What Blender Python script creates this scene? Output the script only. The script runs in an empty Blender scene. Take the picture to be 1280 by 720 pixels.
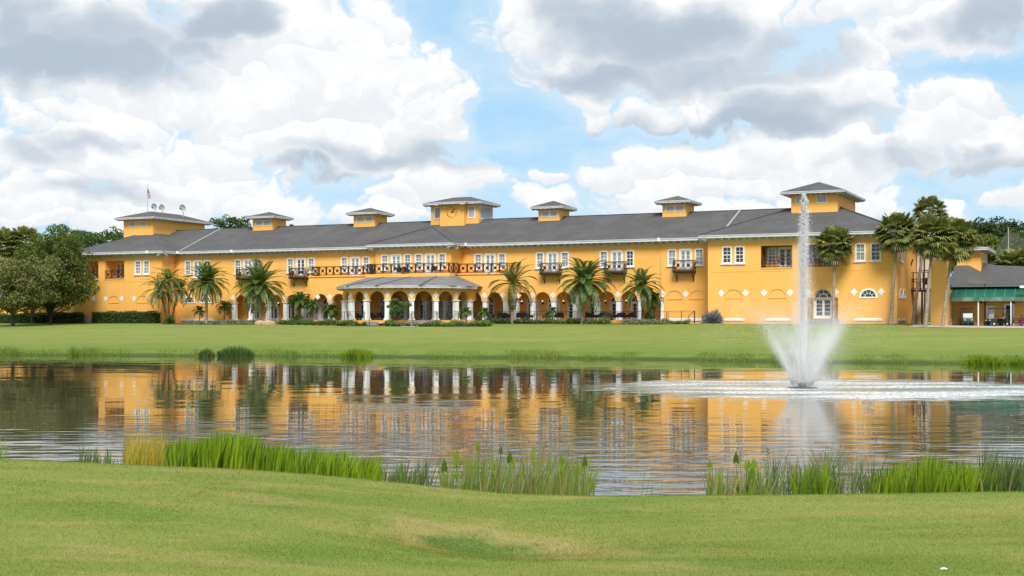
import bpy, bmesh, math, random
import numpy as np
from mathutils import Vector, Matrix, noise as mnoise

random.seed(7)
rng = np.random.default_rng(11)
R = math.radians
PI = math.pi
sc = bpy.context.scene
COL = sc.collection

# ------------------------------------------------------------------ survey of the place
# metres; water level z=0, eye at z=3.0 looking along +Y; the clubhouse has its own axes
# (x along the facade, y into the building, z up) turned by PHI about its left front corner.
EYE = 3.0
FOC = 1655.0                       # focal length in photo pixels (1280 wide)
PHI = R(24.65)
CP, SP = math.cos(PHI), math.sin(PHI)
X0, Y0, ZB = -65.2, 197.0, 2.7     # left front corner of the clubhouse, ground level there

def U(px, y=0.0):                  # facade coordinate seen at photo column px on the plane y
    k = (px - 640) / FOC
    return (k * (Y0 + y * CP) - X0 - y * SP) / (CP + k * SP)
def LW(x, y):                      # clubhouse axes -> world XY
    return (X0 + x * CP + y * SP, Y0 - x * SP + y * CP)
def Zl(py, px, y=0.0):             # clubhouse height of photo row py on plane y
    return EYE - (py - 401.5) * LW(U(px, y), y)[1] / FOC - ZB
def yl_of(X, Y):                   # world -> clubhouse depth coordinate
    return (X - X0) * SP + (Y - Y0) * CP

def sstep(a, b, x):
    t = np.clip((x - a) / (b - a), 0, 1)
    return t * t * (3 - 2 * t)

def shore_far(X):                  # clubhouse-axis depth of the far waterline
    return np.interp(X, [-300, -51, 0, 40, 300], [-86, -65, -53.7, -54.5, -70]) + 0.5*np.sin(X*0.21) + 0.35*np.sin(X*0.53+1)

def ground_z(X, Y):
    X = np.asarray(X, float); Y = np.asarray(Y, float)
    # near lawn: from the photographer's feet to a crest, then the bank
    yc = 14.0
    zc = np.interp(X, [-60, -12, -7, -5.4, -4.2, -2.9, -2.0, -1.2, -0.6, 0, 0.9, 3, 5.4, 12, 60],
                      [2.27, 2.09, 1.93, 1.875, 1.82, 1.765, 1.695, 1.615, 1.55, 1.495, 1.475, 1.485, 1.52, 1.58, 1.86])
    zc = zc - 0.4
    z0 = 1.44 - 0.012 * X
    t = sstep(5.5, yc, Y)
    zn = z0 * (1 - t) + zc * t
    zn = zn + 0.03*np.sin(X*0.9+Y*0.35)*np.sin(Y*0.6+0.4)*sstep(0, 3, yc-Y)
    # the shallow hollow in the lawn
    zn = zn - 0.19*np.exp(-(((X+0.05)/0.75)**2 + ((Y-11.0)/0.8)**2))
    drop = np.clip(Y - yc + 0.6, 0, None)
    zn = zn - 0.012*drop**2*sstep(0, 4, drop) - 0.21*np.clip(drop-1.2, 0, None)*sstep(0, 2.5, drop)
    zn = np.maximum(zn, -1.6)
    # far bank and lawn
    yl = (X - X0) * SP + (Y - Y0) * CP
    ys = shore_far(X)
    d = yl - ys
    q = np.clip(d / (-2.0 - ys), 0, 1)
    zf = np.where(d > 0, 0.32*sstep(0, 1.6, d) + 2.38*q**0.93, np.maximum(-1.6, 0.25*d))
    zf = zf + np.where(d > 2, 0.07*np.sin(X*0.13+0.5)*np.sin(yl*0.17)*sstep(0, 8, np.minimum(d, -4-yl)), 0)
    xl = (X - X0) * CP - (Y - Y0) * SP
    zf = zf - 0.25*sstep(112, 130, xl)*sstep(-30, -14, yl)
    return np.where(Y < 60, zn, zf)

# ------------------------------------------------------------------ node helpers
class NT:
    def __init__(s, tree): s.t = tree; s.n = tree.nodes; s.l = tree.links
    def new(s, typ, **kw):
        n = s.n.new(typ)
        for k, v in kw.items(): setattr(n, k, v)
        return n
    def put(s, sock, v):
        if isinstance(v, bpy.types.NodeSocket): s.l.new(v, sock)
        elif v is not None:
            if sock.type == 'RGBA' and not hasattr(v, '__len__'): v = (v, v, v, 1)
            if sock.type == 'RGBA' and len(v) == 3: v = (*v, 1)
            sock.default_value = v
    def m(s, op, a, b=None, c=None, clamp=False):
        n = s.new('ShaderNodeMath', operation=op); n.use_clamp = clamp
        for i, v in enumerate((a, b, c)):
            if v is not None: s.put(n.inputs[i], v)
        return n.outputs[0]
    def vm(s, op, a, b=None):
        n = s.new('ShaderNodeVectorMath', operation=op)
        s.put(n.inputs[0], a)
        if b is not None: s.put(n.inputs[1], b)
        return n.outputs[0]
    def noise(s, vec, scale, detail=2, rough=0.5, dist=0.0, out=0):
        n = s.new('ShaderNodeTexNoise')
        if vec is not None: s.put(n.inputs['Vector'], vec)
        s.put(n.inputs['Scale'], scale); s.put(n.inputs['Detail'], detail)
        s.put(n.inputs['Roughness'], rough); s.put(n.inputs['Distortion'], dist)
        return n.outputs[out]
    def smooth(s, v, a, b, lo=0.0, hi=1.0, kind='SMOOTHSTEP'):
        n = s.new('ShaderNodeMapRange', interpolation_type=kind)
        for i, x in enumerate((v, a, b, lo, hi)): s.put(n.inputs[i], x)
        return n.outputs[0]
    def mix(s, f, a, b, blend='MIX'):
        n = s.new('ShaderNodeMix', data_type='RGBA', blend_type=blend)
        s.put(n.inputs[0], f); s.put(n.inputs[6], a); s.put(n.inputs[7], b)
        return n.outputs[2]
    def mapping(s, vec, scale=(1, 1, 1), rot=(0, 0, 0), loc=(0, 0, 0)):
        n = s.new('ShaderNodeMapping')
        s.put(n.inputs['Vector'], vec); s.put(n.inputs['Scale'], scale); s.put(n.inputs['Rotation'], rot); s.put(n.inputs['Location'], loc)
        return n.outputs[0]
    def sep(s, vec):
        n = s.new('ShaderNodeSeparateXYZ'); s.put(n.inputs[0], vec); return n.outputs
    def comb(s, x, y, z):
        n = s.new('ShaderNodeCombineXYZ')
        for i, v in enumerate((x, y, z)): s.put(n.inputs[i], v)
        return n.outputs[0]
    def bump(s, h, strength=0.3, dist=0.05, normal=None):
        n = s.new('ShaderNodeBump'); s.put(n.inputs['Height'], h)
        s.put(n.inputs['Strength'], strength); s.put(n.inputs['Distance'], dist)
        if normal is not None: s.put(n.inputs['Normal'], normal)
        return n.outputs[0]

def new_mat(name):
    m = bpy.data.materials.new(name); m.use_nodes = True
    nt = NT(m.node_tree)
    for n in list(nt.n): nt.n.remove(n)
    out = nt.new('ShaderNodeOutputMaterial')
    return m, nt, out

def pbsdf(nt, out, color, rough=0.6, normal=None, metallic=0.0, spec=0.4, ior=1.5):
    b = nt.new('ShaderNodeBsdfPrincipled')
    nt.put(b.inputs['Base Color'], color); nt.put(b.inputs['Roughness'], rough)
    nt.put(b.inputs['Metallic'], metallic); nt.put(b.inputs['Specular IOR Level'], spec)
    nt.put(b.inputs['IOR'], ior)
    if normal is not None: nt.put(b.inputs['Normal'], normal)
    nt.l.new(b.outputs[0], out.inputs['Surface'])
    return b

def simple(name, c1, c2=None, scale=3.0, rough=0.6, bscale=None, bstr=0.2, metallic=0.0, spec=0.4, detail=4):
    m, nt, out = new_mat(name)
    co = nt.new('ShaderNodeTexCoord').outputs['Object']
    if c2 is None: c2 = tuple(min(1, c * 0.8) for c in c1)
    f = nt.smooth(nt.noise(co, scale, detail, 0.6), 0.3, 0.7)
    col = nt.mix(f, c1, c2)
    nrm = nt.bump(nt.noise(co, bscale, 3, 0.6), bstr, 0.03) if bscale else None
    pbsdf(nt, out, col, rough, nrm, metallic, spec)
    return m

def leafmat(name, dark, light, third=None, trans=0.25, scale=0.35, rough=0.45, third_amt=0.1, gloss=0.018):
    m, nt, out = new_mat(name)
    co = nt.new('ShaderNodeTexCoord').outputs['Object']
    isl = nt.new('ShaderNodeNewGeometry').outputs['Random Per Island']
    f = nt.m('ADD', nt.m('MULTIPLY', isl, 0.6), nt.m('MULTIPLY', nt.smooth(nt.noise(co, scale, 2), 0.3, 0.7), 0.4))
    col = nt.mix(f, dark, light)
    if third is not None:
        isl2 = nt.m('FRACT', nt.m('MULTIPLY', isl, 17.31))
        col = nt.mix(nt.m('LESS_THAN', isl2, third_amt), col, third)
    d = nt.new('ShaderNodeBsdfDiffuse'); nt.put(d.inputs[0], col)
    t = nt.new('ShaderNodeBsdfTranslucent'); nt.put(t.inputs[0], nt.mix(0.4, col, (light[0]*1.2, light[1]*1.2, light[2]*0.7)))
    g = nt.new('ShaderNodeBsdfGlossy'); nt.put(g.inputs['Color'], (1, 1, 1)); nt.put(g.inputs['Roughness'], rough)
    a = nt.new('ShaderNodeMixShader'); nt.put(a.inputs[0], trans); nt.l.new(d.outputs[0], a.inputs[1]); nt.l.new(t.outputs[0], a.inputs[2])
    b = nt.new('ShaderNodeMixShader'); nt.put(b.inputs[0], gloss); nt.l.new(a.outputs[0], b.inputs[1]); nt.l.new(g.outputs[0], b.inputs[2])
    nt.l.new(b.outputs[0], out.inputs['Surface'])
    return m

MT = {}
def stucco():
    m, nt, out = new_mat('yellow_stucco')
    co = nt.new('ShaderNodeTexCoord').outputs['Object']
    big = nt.smooth(nt.noise(co, 0.22, 4, 0.6), 0.3, 0.7)
    col = nt.mix(big, (0.85, 0.462, 0.124), (0.80, 0.418, 0.102))
    st = nt.noise(nt.mapping(co, (1.2, 1.2, 0.12)), 1.6, 4, 0.6)       # faint weathering streaks
    col = nt.mix(nt.smooth(st, 0.48, 0.8, 0, 0.28), col, (0.60, 0.34, 0.11))
    fine = nt.noise(co, 14, 3, 0.7)
    zc = nt.sep(co)[2]
    grime = nt.smooth(nt.m('ADD', zc, nt.m('MULTIPLY', nt.noise(nt.mapping(co, (1.5, 1.5, .4)), 1.0, 4, 0.65), 1.6)), 1.5, 0.5, 0.0, 0.35)
    col = nt.mix(grime, col, (0.45, 0.28, 0.12))
    col = nt.mix(nt.smooth(fine, 0.35, 0.7, 0, 0.10), col, (0.66, 0.33, 0.075))
    pbsdf(nt, out, col, 0.85, nt.bump(fine, 0.25, 0.02), spec=0.2)
    return m
def shingles():
    m, nt, out = new_mat('grey_shingles')
    tc = nt.new('ShaderNodeTexCoord').outputs['Object']
    x, y, z = nt.sep(tc)
    # courses follow the height on the slope; tabs follow x+y
    vec = nt.comb(nt.m('ADD', x, y), nt.m('MULTIPLY', z, 2.6), 0.0)
    br = nt.new('ShaderNodeTexBrick'); nt.put(br.inputs['Vector'], vec); nt.put(br.inputs['Scale'], 3.0)
    nt.put(br.inputs['Color1'], (0.118, 0.115, 0.117)); nt.put(br.inputs['Color2'], (0.075, 0.073, 0.076))
    nt.put(br.inputs['Mortar'], (0.05, 0.05, 0.052)); nt.put(br.inputs['Mortar Size'], 0.03); nt.put(br.inputs['Bias'], -0.1)
    big = nt.noise(tc, 0.35, 5, 0.65)
    col = nt.mix(nt.smooth(big, 0.35, 0.7, 0, 0.55), br.outputs[0], (0.128, 0.122, 0.120))
    st = nt.noise(nt.mapping(tc, (1.0, 1.0, 0.15)), 1.1, 4, 0.6)
    col = nt.mix(nt.smooth(st, 0.52, 0.8, 0, 0.35), col, (0.07, 0.069, 0.07))
    pbsdf(nt, out, col, 0.9, nt.bump(br.outputs['Fac'], 0.4, 0.02), spec=0.2)
    return m
MT['stucco'] = stucco()
MT['roof'] = shingles()
MT['roof2'] = simple('light_shingles', (0.20, 0.195, 0.205), (0.145, 0.142, 0.15), 1.2, 0.9, 12, 0.3, spec=0.2)
MT['white'] = simple('white_paint', (0.80, 0.80, 0.80), (0.72, 0.72, 0.71), 1.5, 0.5, 30, 0.05)
MT['gutter'] = simple('grey_white_gutter', (0.56, 0.58, 0.61), (0.48, 0.50, 0.53), 1.2, 0.45)
MT['cream'] = simple('cream_trim', (0.60, 0.55, 0.44), (0.50, 0.45, 0.36), 1.5, 0.7, 20, 0.1)
MT['bracket'] = simple('pale_bracket', (0.62, 0.60, 0.55), (0.50, 0.48, 0.44), 1.5, 0.7)
MT['iron'] = simple('dark_iron', (0.035, 0.026, 0.023), (0.055, 0.035, 0.028), 4, 0.5, metallic=0.3)
MT['rustiron'] = simple('brown_iron', (0.042, 0.02, 0.014), (0.028, 0.015, 0.011), 4, 0.55, metallic=0.2)
MT['wicker'] = simple('charcoal_wicker', (0.030, 0.028, 0.028), (0.014, 0.013, 0.014), 9, 0.6, 60, 0.5)
MT['cushion'] = simple('grey_cushion', (0.20, 0.17, 0.15), (0.15, 0.13, 0.12), 5, 0.9)
MT['concrete'] = simple('pale_concrete', (0.46, 0.42, 0.37), (0.36, 0.33, 0.29), 1.1, 0.9, 18, 0.2)
MT['greyconcrete'] = simple('grey_concrete', (0.30, 0.27, 0.25), (0.22, 0.2, 0.19), 2.0, 0.9, 18, 0.2)
MT['soffit'] = simple('soffit_paint', (0.62, 0.55, 0.42), (0.55, 0.48, 0.36), 1.0, 0.8)
MT['innerwall'] = simple('loggia_ochre', (0.84, 0.44, 0.105), (0.78, 0.40, 0.09), 0.5, 0.85, 14, 0.2)
MT['brownwall'] = simple('plain_dark_brown', (0.15, 0.075, 0.035), (0.11, 0.055, 0.028), 1.5, 0.6)  # plain dark brown for right-wing loggia linings and the wall behind the pavilion doorway
MT['louver'] = simple('grey_louver', (0.42, 0.44, 0.47), (0.36, 0.38, 0.41), 2.0, 0.5)
MT['clock'] = simple('black_clock', (0.03, 0.02, 0.018), (0.04, 0.025, 0.02), 3, 0.5)
MT['green'] = simple('green_canvas', (0.005, 0.105, 0.062), (0.004, 0.082, 0.05), 0.8, 0.6, 25, 0.1)
MT['greenstripe'] = simple('green_canvas_seam', (0.07, 0.26, 0.19), (0.05, 0.22, 0.16), 2, 0.6)
MT['valance'] = simple('weathered_valance', (0.20, 0.27, 0.23), (0.03, 0.13, 0.09), 1.1, 0.8, detail=6)
MT['dish'] = simple('dish_grey', (0.50, 0.53, 0.54), (0.44, 0.47, 0.48), 2, 0.4)
MT['steel'] = simple('pale_steel', (0.33, 0.34, 0.36), (0.28, 0.29, 0.31), 3, 0.5)
MT['black'] = simple('black_plastic', (0.015, 0.015, 0.016), (0.025, 0.025, 0.026), 5, 0.4)
MT['cartgreen'] = simple('cart_green_paint', (0.008, 0.03, 0.022), (0.01, 0.04, 0.03), 3, 0.25, spec=0.5)
MT['cartwhite'] = simple('cart_pale_plastic', (0.62, 0.61, 0.60), (0.52, 0.51, 0.5), 3, 0.35)
MT['tan'] = simple('tan_vinyl', (0.42, 0.30, 0.17), (0.34, 0.24, 0.14), 4, 0.6)
MT['maroon'] = simple('maroon_fabric', (0.13, 0.02, 0.05), (0.09, 0.015, 0.035), 4, 0.7)
MT['wood'] = simple('brown_wood', (0.16, 0.08, 0.035), (0.10, 0.05, 0.024), 4, 0.7, 30, 0.2)
MT['rock'] = simple('tan_boulder', (0.48, 0.33, 0.20), (0.32, 0.22, 0.14), 2.2, 0.9, 7, 0.5)
MT['soil'] = simple('bark_mulch', (0.13, 0.075, 0.045), (0.075, 0.045, 0.03), 3.5, 0.95, 14, 0.6)
MT['bark'] = simple('tree_bark', (0.085, 0.068, 0.052), (0.04, 0.033, 0.027), 2.5, 0.95, 6, 0.6)
MT['palmbark'] = simple('grey_palm_bark', (0.36, 0.285, 0.22), (0.24, 0.185, 0.145), 3.0, 0.95, 9, 0.6)
MT['redbark'] = simple('brown_palm_bark', (0.17, 0.085, 0.045), (0.085, 0.045, 0.028), 3.0, 0.95, 9, 0.6)
MT['boots'] = leafmat('green_leaf_bases', (0.05, 0.11, 0.012), (0.14, 0.19, 0.02), (0.16, 0.09, 0.03), 0.1)
MT['thatch'] = leafmat('dry_fronds', (0.12, 0.085, 0.045), (0.24, 0.19, 0.10), None, 0.2)
MT['fruit'] = simple('orange_fruit', (0.42, 0.13, 0.02), (0.28, 0.07, 0.015), 5, 0.6)
MT['datepalm'] = leafmat('date_palm_leaf', (0.045, 0.095, 0.022), (0.17, 0.25, 0.065), (0.25, 0.25, 0.11), 0.3, third_amt=0.06, gloss=0.03)
MT['thinpalm'] = leafmat('olive_palm_leaf', (0.075, 0.105, 0.022), (0.19, 0.215, 0.06), (0.27, 0.23, 0.10), 0.25, third_amt=0.12)
MT['sabal'] = leafmat('cabbage_palm_leaf', (0.08, 0.115, 0.028), (0.265, 0.295, 0.08), (0.40, 0.34, 0.14), 0.28, third_amt=0.14, gloss=0.03)
MT['smallpalm'] = leafmat('small_palm_leaf', (0.05, 0.11, 0.022), (0.15, 0.24, 0.055), None, 0.25)
MT['magnolia'] = leafmat('magnolia_leaf', (0.028, 0.06, 0.009), (0.135, 0.19, 0.032), (0.21, 0.15, 0.05), 0.28, third_amt=0.14, scale=0.5, gloss=0.02)
MT['mossy'] = leafmat('mossy_leaf', (0.06, 0.085, 0.022), (0.20, 0.23, 0.075), (0.26, 0.21, 0.09), 0.15, third_amt=0.2, scale=0.5, gloss=0.01)
MT['oak'] = leafmat('oak_leaf', (0.03, 0.065, 0.015), (0.115, 0.18, 0.042), None, 0.25, scale=0.25)
MT['darkoak'] = leafmat('dark_oak_leaf', (0.02, 0.045, 0.016), (0.075, 0.11, 0.036), None, 0.2, scale=0.25)
MT['yellowtree'] = leafmat('yellow_green_leaf', (0.06, 0.09, 0.015), (0.17, 0.2, 0.04), None, 0.25, scale=0.3)
MT['hedge'] = leafmat('hedge_leaf', (0.025, 0.06, 0.013), (0.09, 0.15, 0.034), (0.14, 0.2, 0.05), 0.15, scale=1.2, third_amt=0.12)
MT['hedge_light'] = leafmat('light_hedge_leaf', (0.075, 0.13, 0.025), (0.19, 0.265, 0.06), (0.24, 0.21, 0.08), 0.2, scale=1.0, third_amt=0.08)
MT['silver'] = leafmat('silvery_leaf', (0.12, 0.145, 0.07), (0.31, 0.34, 0.19), (0.09, 0.13, 0.04), 0.15, scale=1.0, third_amt=0.15)
MT['agave'] = leafmat('grey_agave_leaf', (0.11, 0.115, 0.12), (0.34, 0.35, 0.35), (0.04, 0.04, 0.045), 0.1, third_amt=0.25)
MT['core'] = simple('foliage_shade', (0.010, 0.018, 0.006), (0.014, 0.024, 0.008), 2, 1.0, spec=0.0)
MT['reed'] = leafmat('bright_reed', (0.085, 0.165, 0.006), (0.29, 0.41, 0.02), (0.05, 0.10, 0.008), 0.42, scale=1.5, third_amt=0.15)
MT['reeddark'] = leafmat('dark_reed', (0.05, 0.09, 0.022), (0.14, 0.21, 0.055), (0.2, 0.18, 0.08), 0.3, scale=1.5, third_amt=0.15)
MT['reedmix'] = leafmat('olive_reed', (0.11, 0.18, 0.025), (0.27, 0.36, 0.075), (0.31, 0.26, 0.12), 0.35, scale=1.5, third_amt=0.25)
MT['reeddry'] = leafmat('yellow_reed', (0.36, 0.27, 0.025), (0.62, 0.46, 0.05), (0.16, 0.22, 0.04), 0.35, scale=1.5, third_amt=0.3)
MT['seed'] = simple('dry_seed_head', (0.27, 0.2, 0.1), (0.18, 0.13, 0.07), 5, 0.9)
MT['shoregrass'] = leafmat('shore_grass_blade', (0.11, 0.17, 0.022), (0.22, 0.29, 0.055), None, 0.3, scale=0.2)

def pane(name, c1, c2, rough=0.06, scale=0.9):
    m, nt, out = new_mat(name)
    co = nt.new('ShaderNodeTexCoord').outputs['Object']
    fold = nt.noise(nt.mapping(co, (7, 7, 0.35)), 1.0, 3, 0.6)
    blot = nt.noise(co, scale, 3, 0.6)
    col = nt.mix(nt.smooth(nt.m('ADD', nt.m('MULTIPLY', fold, 0.5), nt.m('MULTIPLY', blot, 0.5)), 0.38, 0.62), c1, c2)
    pbsdf(nt, out, col, rough, spec=0.6)
    return m
MT['glass'] = pane('dark_window_glass', (0.012, 0.014, 0.016), (0.05, 0.05, 0.05))
MT['curtain'] = pane('curtained_window_glass', (0.34, 0.36, 0.36), (0.18, 0.2, 0.21))
def lampmat():
    m, nt, out = new_mat('lit_lamp_glass')
    e = nt.new('ShaderNodeEmission'); nt.put(e.inputs[0], (1.0, 0.78, 0.45)); nt.put(e.inputs[1], 1.3)
    nt.l.new(e.outputs[0], out.inputs['Surface']); return m
MT['lamp'] = lampmat()
def flagmat():
    m, nt, out = new_mat('flag_cloth')
    x, y, z = nt.sep(nt.new('ShaderNodeTexCoord').outputs['Generated'])
    st = nt.m('GREATER_THAN', nt.m('SINE', nt.m('MULTIPLY', nt.m('ADD', z, nt.m('MULTIPLY', x, 0.4)), 40.0)), 0.0)
    col = nt.mix(st, (0.6, 0.57, 0.55), (0.40, 0.035, 0.04))
    can = nt.m('MULTIPLY', nt.m('GREATER_THAN', z, 0.58), nt.m('LESS_THAN', x, 0.5))
    col = nt.mix(can, col, (0.03, 0.04, 0.13))
    pbsdf(nt, out, col, 0.8); return m
MT['flag'] = flagmat()
def netmat():
    m, nt, out = new_mat('golf_net_mesh')
    d = nt.new('ShaderNodeBsdfDiffuse'); nt.put(d.inputs[0], (0.13, 0.14, 0.125))
    t = nt.new('ShaderNodeBsdfTransparent')
    x = nt.new('ShaderNodeMixShader'); nt.put(x.inputs[0], 0.45)
    nt.l.new(t.outputs[0], x.inputs[1]); nt.l.new(d.outputs[0], x.inputs[2]); nt.l.new(x.outputs[0], out.inputs['Surface'])
    return m
MT['net'] = netmat()
def spraymat():
    m, nt, out = new_mat('water_spray')
    d = nt.new('ShaderNodeBsdfDiffuse'); nt.put(d.inputs[0], (0.99, 0.99, 0.99))
    t = nt.new('ShaderNodeBsdfTranslucent'); nt.put(t.inputs[0], (0.99, 0.99, 0.99))
    g = nt.new('ShaderNodeBsdfGlossy'); nt.put(g.inputs['Roughness'], 0.15); nt.put(g.inputs['Color'], (1, 1, 1))
    c = nt.new('ShaderNodeBsdfTransparent')
    a = nt.new('ShaderNodeMixShader'); nt.put(a.inputs[0], 0.5); nt.l.new(d.outputs[0], a.inputs[1]); nt.l.new(t.outputs[0], a.inputs[2])
    b = nt.new('ShaderNodeMixShader'); nt.put(b.inputs[0], 0.04); nt.l.new(a.outputs[0], b.inputs[1]); nt.l.new(g.outputs[0], b.inputs[2])
    e = nt.new('ShaderNodeMixShader'); nt.put(e.inputs[0], 0.5); nt.l.new(b.outputs[0], e.inputs[1]); nt.l.new(c.outputs[0], e.inputs[2])
    nt.l.new(e.outputs[0], out.inputs['Surface']); return m
MT['spray'] = spraymat()
def mistmat(name, kind):
    m, nt, out = new_mat(name)
    co = nt.new('ShaderNodeTexCoord').outputs['Object']; x, y, z = nt.sep(co)
    r = nt.m('SQRT', nt.m('ADD', nt.m('MULTIPLY', x, x), nt.m('MULTIPLY', y, y)))
    gauss = lambda v, w: nt.m('POWER', 2.718, nt.m('MULTIPLY', -1.0, nt.m('POWER', nt.m('ABSOLUTE', nt.m('DIVIDE', v, w)), 2.0)))
    if kind == 'skirt':           # hollow cone of spray, streaked into jets, heavier downwind (+x), thinning upwards
        rc = nt.m('ADD', nt.m('MULTIPLY', z, 0.46), 0.32)
        shell = gauss(nt.m('SUBTRACT', r, rc), nt.m('MULTIPLY_ADD', z, 0.11, 0.09))
        ang = nt.m('ARCTAN2', y, x)
        st = nt.noise(nt.comb(nt.m('MULTIPLY', nt.m('COSINE', ang), 4.5), nt.m('MULTIPLY', nt.m('SINE', ang), 4.5), nt.m('MULTIPLY', z, 0.35)), 1.0, 3, 0.6)
        streak = nt.smooth(st, 0.42, 0.66, 0.10, 1.6)
        side = nt.m('DIVIDE', x, nt.m('MAXIMUM', r, 0.1))
        wind = nt.smooth(side, -1.0, 1.0, 0.75, 1.35)
        fade = nt.m('MULTIPLY', nt.smooth(z, 4.3, 0.6), nt.smooth(z, 0.05, 0.35))
        dens = nt.m('MULTIPLY', nt.m('MULTIPLY', shell, streak), nt.m('MULTIPLY', nt.m('MULTIPLY', wind, fade), 1.5))
        # drifting fine mist
        cx = nt.m('SUBTRACT', nt.m('SUBTRACT', x, 0.75), nt.m('MULTIPLY', z, 0.28)); rr = nt.m('SQRT', nt.m('ADD', nt.m('MULTIPLY', cx, cx), nt.m('MULTIPLY', y, y)))
        cloud = nt.m('MULTIPLY', gauss(rr, 0.85), nt.m('MULTIPLY', nt.smooth(z, 3.6, 0.4), nt.smooth(nt.noise(co, 0.9, 4, 0.6), 0.3, 0.75, 0.35, 1.2)))
        low = nt.m('MULTIPLY', gauss(r, 2.2), gauss(z, 0.45))
        dens = nt.m('ADD', dens, nt.m('ADD', nt.m('MULTIPLY', cloud, 0.42), nt.m('MULTIPLY', low, 0.22)))
    else:                         # the jet: a tight bright column that frays towards the top and sheds a veil
        k = nt.m('DIVIDE', z, 10.0)
        wob = nt.noise(nt.comb(0.0, 0.0, nt.m('MULTIPLY', z, 0.55)), 1.0, 3, 0.6, 0, 1)
        wx_, wy_, wz_ = nt.sep(nt.vm('SUBTRACT', wob, (0.5, 0.5, 0.5)))
        cx = nt.m('SUBTRACT', x, nt.m('ADD', nt.m('MULTIPLY', nt.m('MULTIPLY', k, k), 0.10), nt.m('MULTIPLY', nt.m('MULTIPLY', wx_, k), 0.45)))
        rr = nt.m('SQRT', nt.m('ADD', nt.m('MULTIPLY', cx, cx), nt.m('MULTIPLY', y, y)))
        wid = nt.m('MULTIPLY', nt.m('MULTIPLY_ADD', k, 0.20, 0.05), nt.smooth(k, 1.03, 0.72, 0.25, 1.0))
        lump = nt.smooth(nt.noise(nt.mapping(co, (2.6, 2.6, 1.1)), 1.0, 4, 0.65), 0.36, 0.68, 0.12, 1.5)
        core = nt.m('MULTIPLY', nt.m('MULTIPLY', gauss(rr, wid), lump), 3.0)
        vx = nt.m('ADD', x, nt.m('MULTIPLY', nt.m('SUBTRACT', 0.75, k), 0.30)); vr = nt.m('SQRT', nt.m('ADD', nt.m('MULTIPLY', vx, vx), nt.m('MULTIPLY', y, y)))
        veil = nt.m('MULTIPLY', nt.m('MULTIPLY', gauss(vr, 0.40), nt.smooth(nt.noise(nt.mapping(co, (1.6, 1.6, 0.5)), 1.0, 4, 0.6), 0.36, 0.7, 0.1, 1.3)), nt.m('MULTIPLY', nt.smooth(k, 0.95, 0.6), 0.85))
        dens = nt.m('MULTIPLY', nt.m('ADD', core, veil), nt.m('MULTIPLY', nt.smooth(k, 1.02, 0.93), nt.smooth(z, 0.3, 0.7)))
    v = nt.new('ShaderNodeVolumeScatter'); nt.put(v.inputs['Color'], (0.995, 0.995, 0.998)); nt.put(v.inputs['Density'], dens); nt.put(v.inputs['Anisotropy'], 0.2)
    nt.l.new(v.outputs[0], out.inputs['Volume']); return m
MT['mist_skirt'] = mistmat('spray_mist', 'skirt'); MT['mist_plume'] = mistmat('plume_mist', 'plume')
sc.cycles.volume_step_rate = 0.35; sc.cycles.volume_max_steps = 256
sc.cycles.volume_bounces = 6

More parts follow.
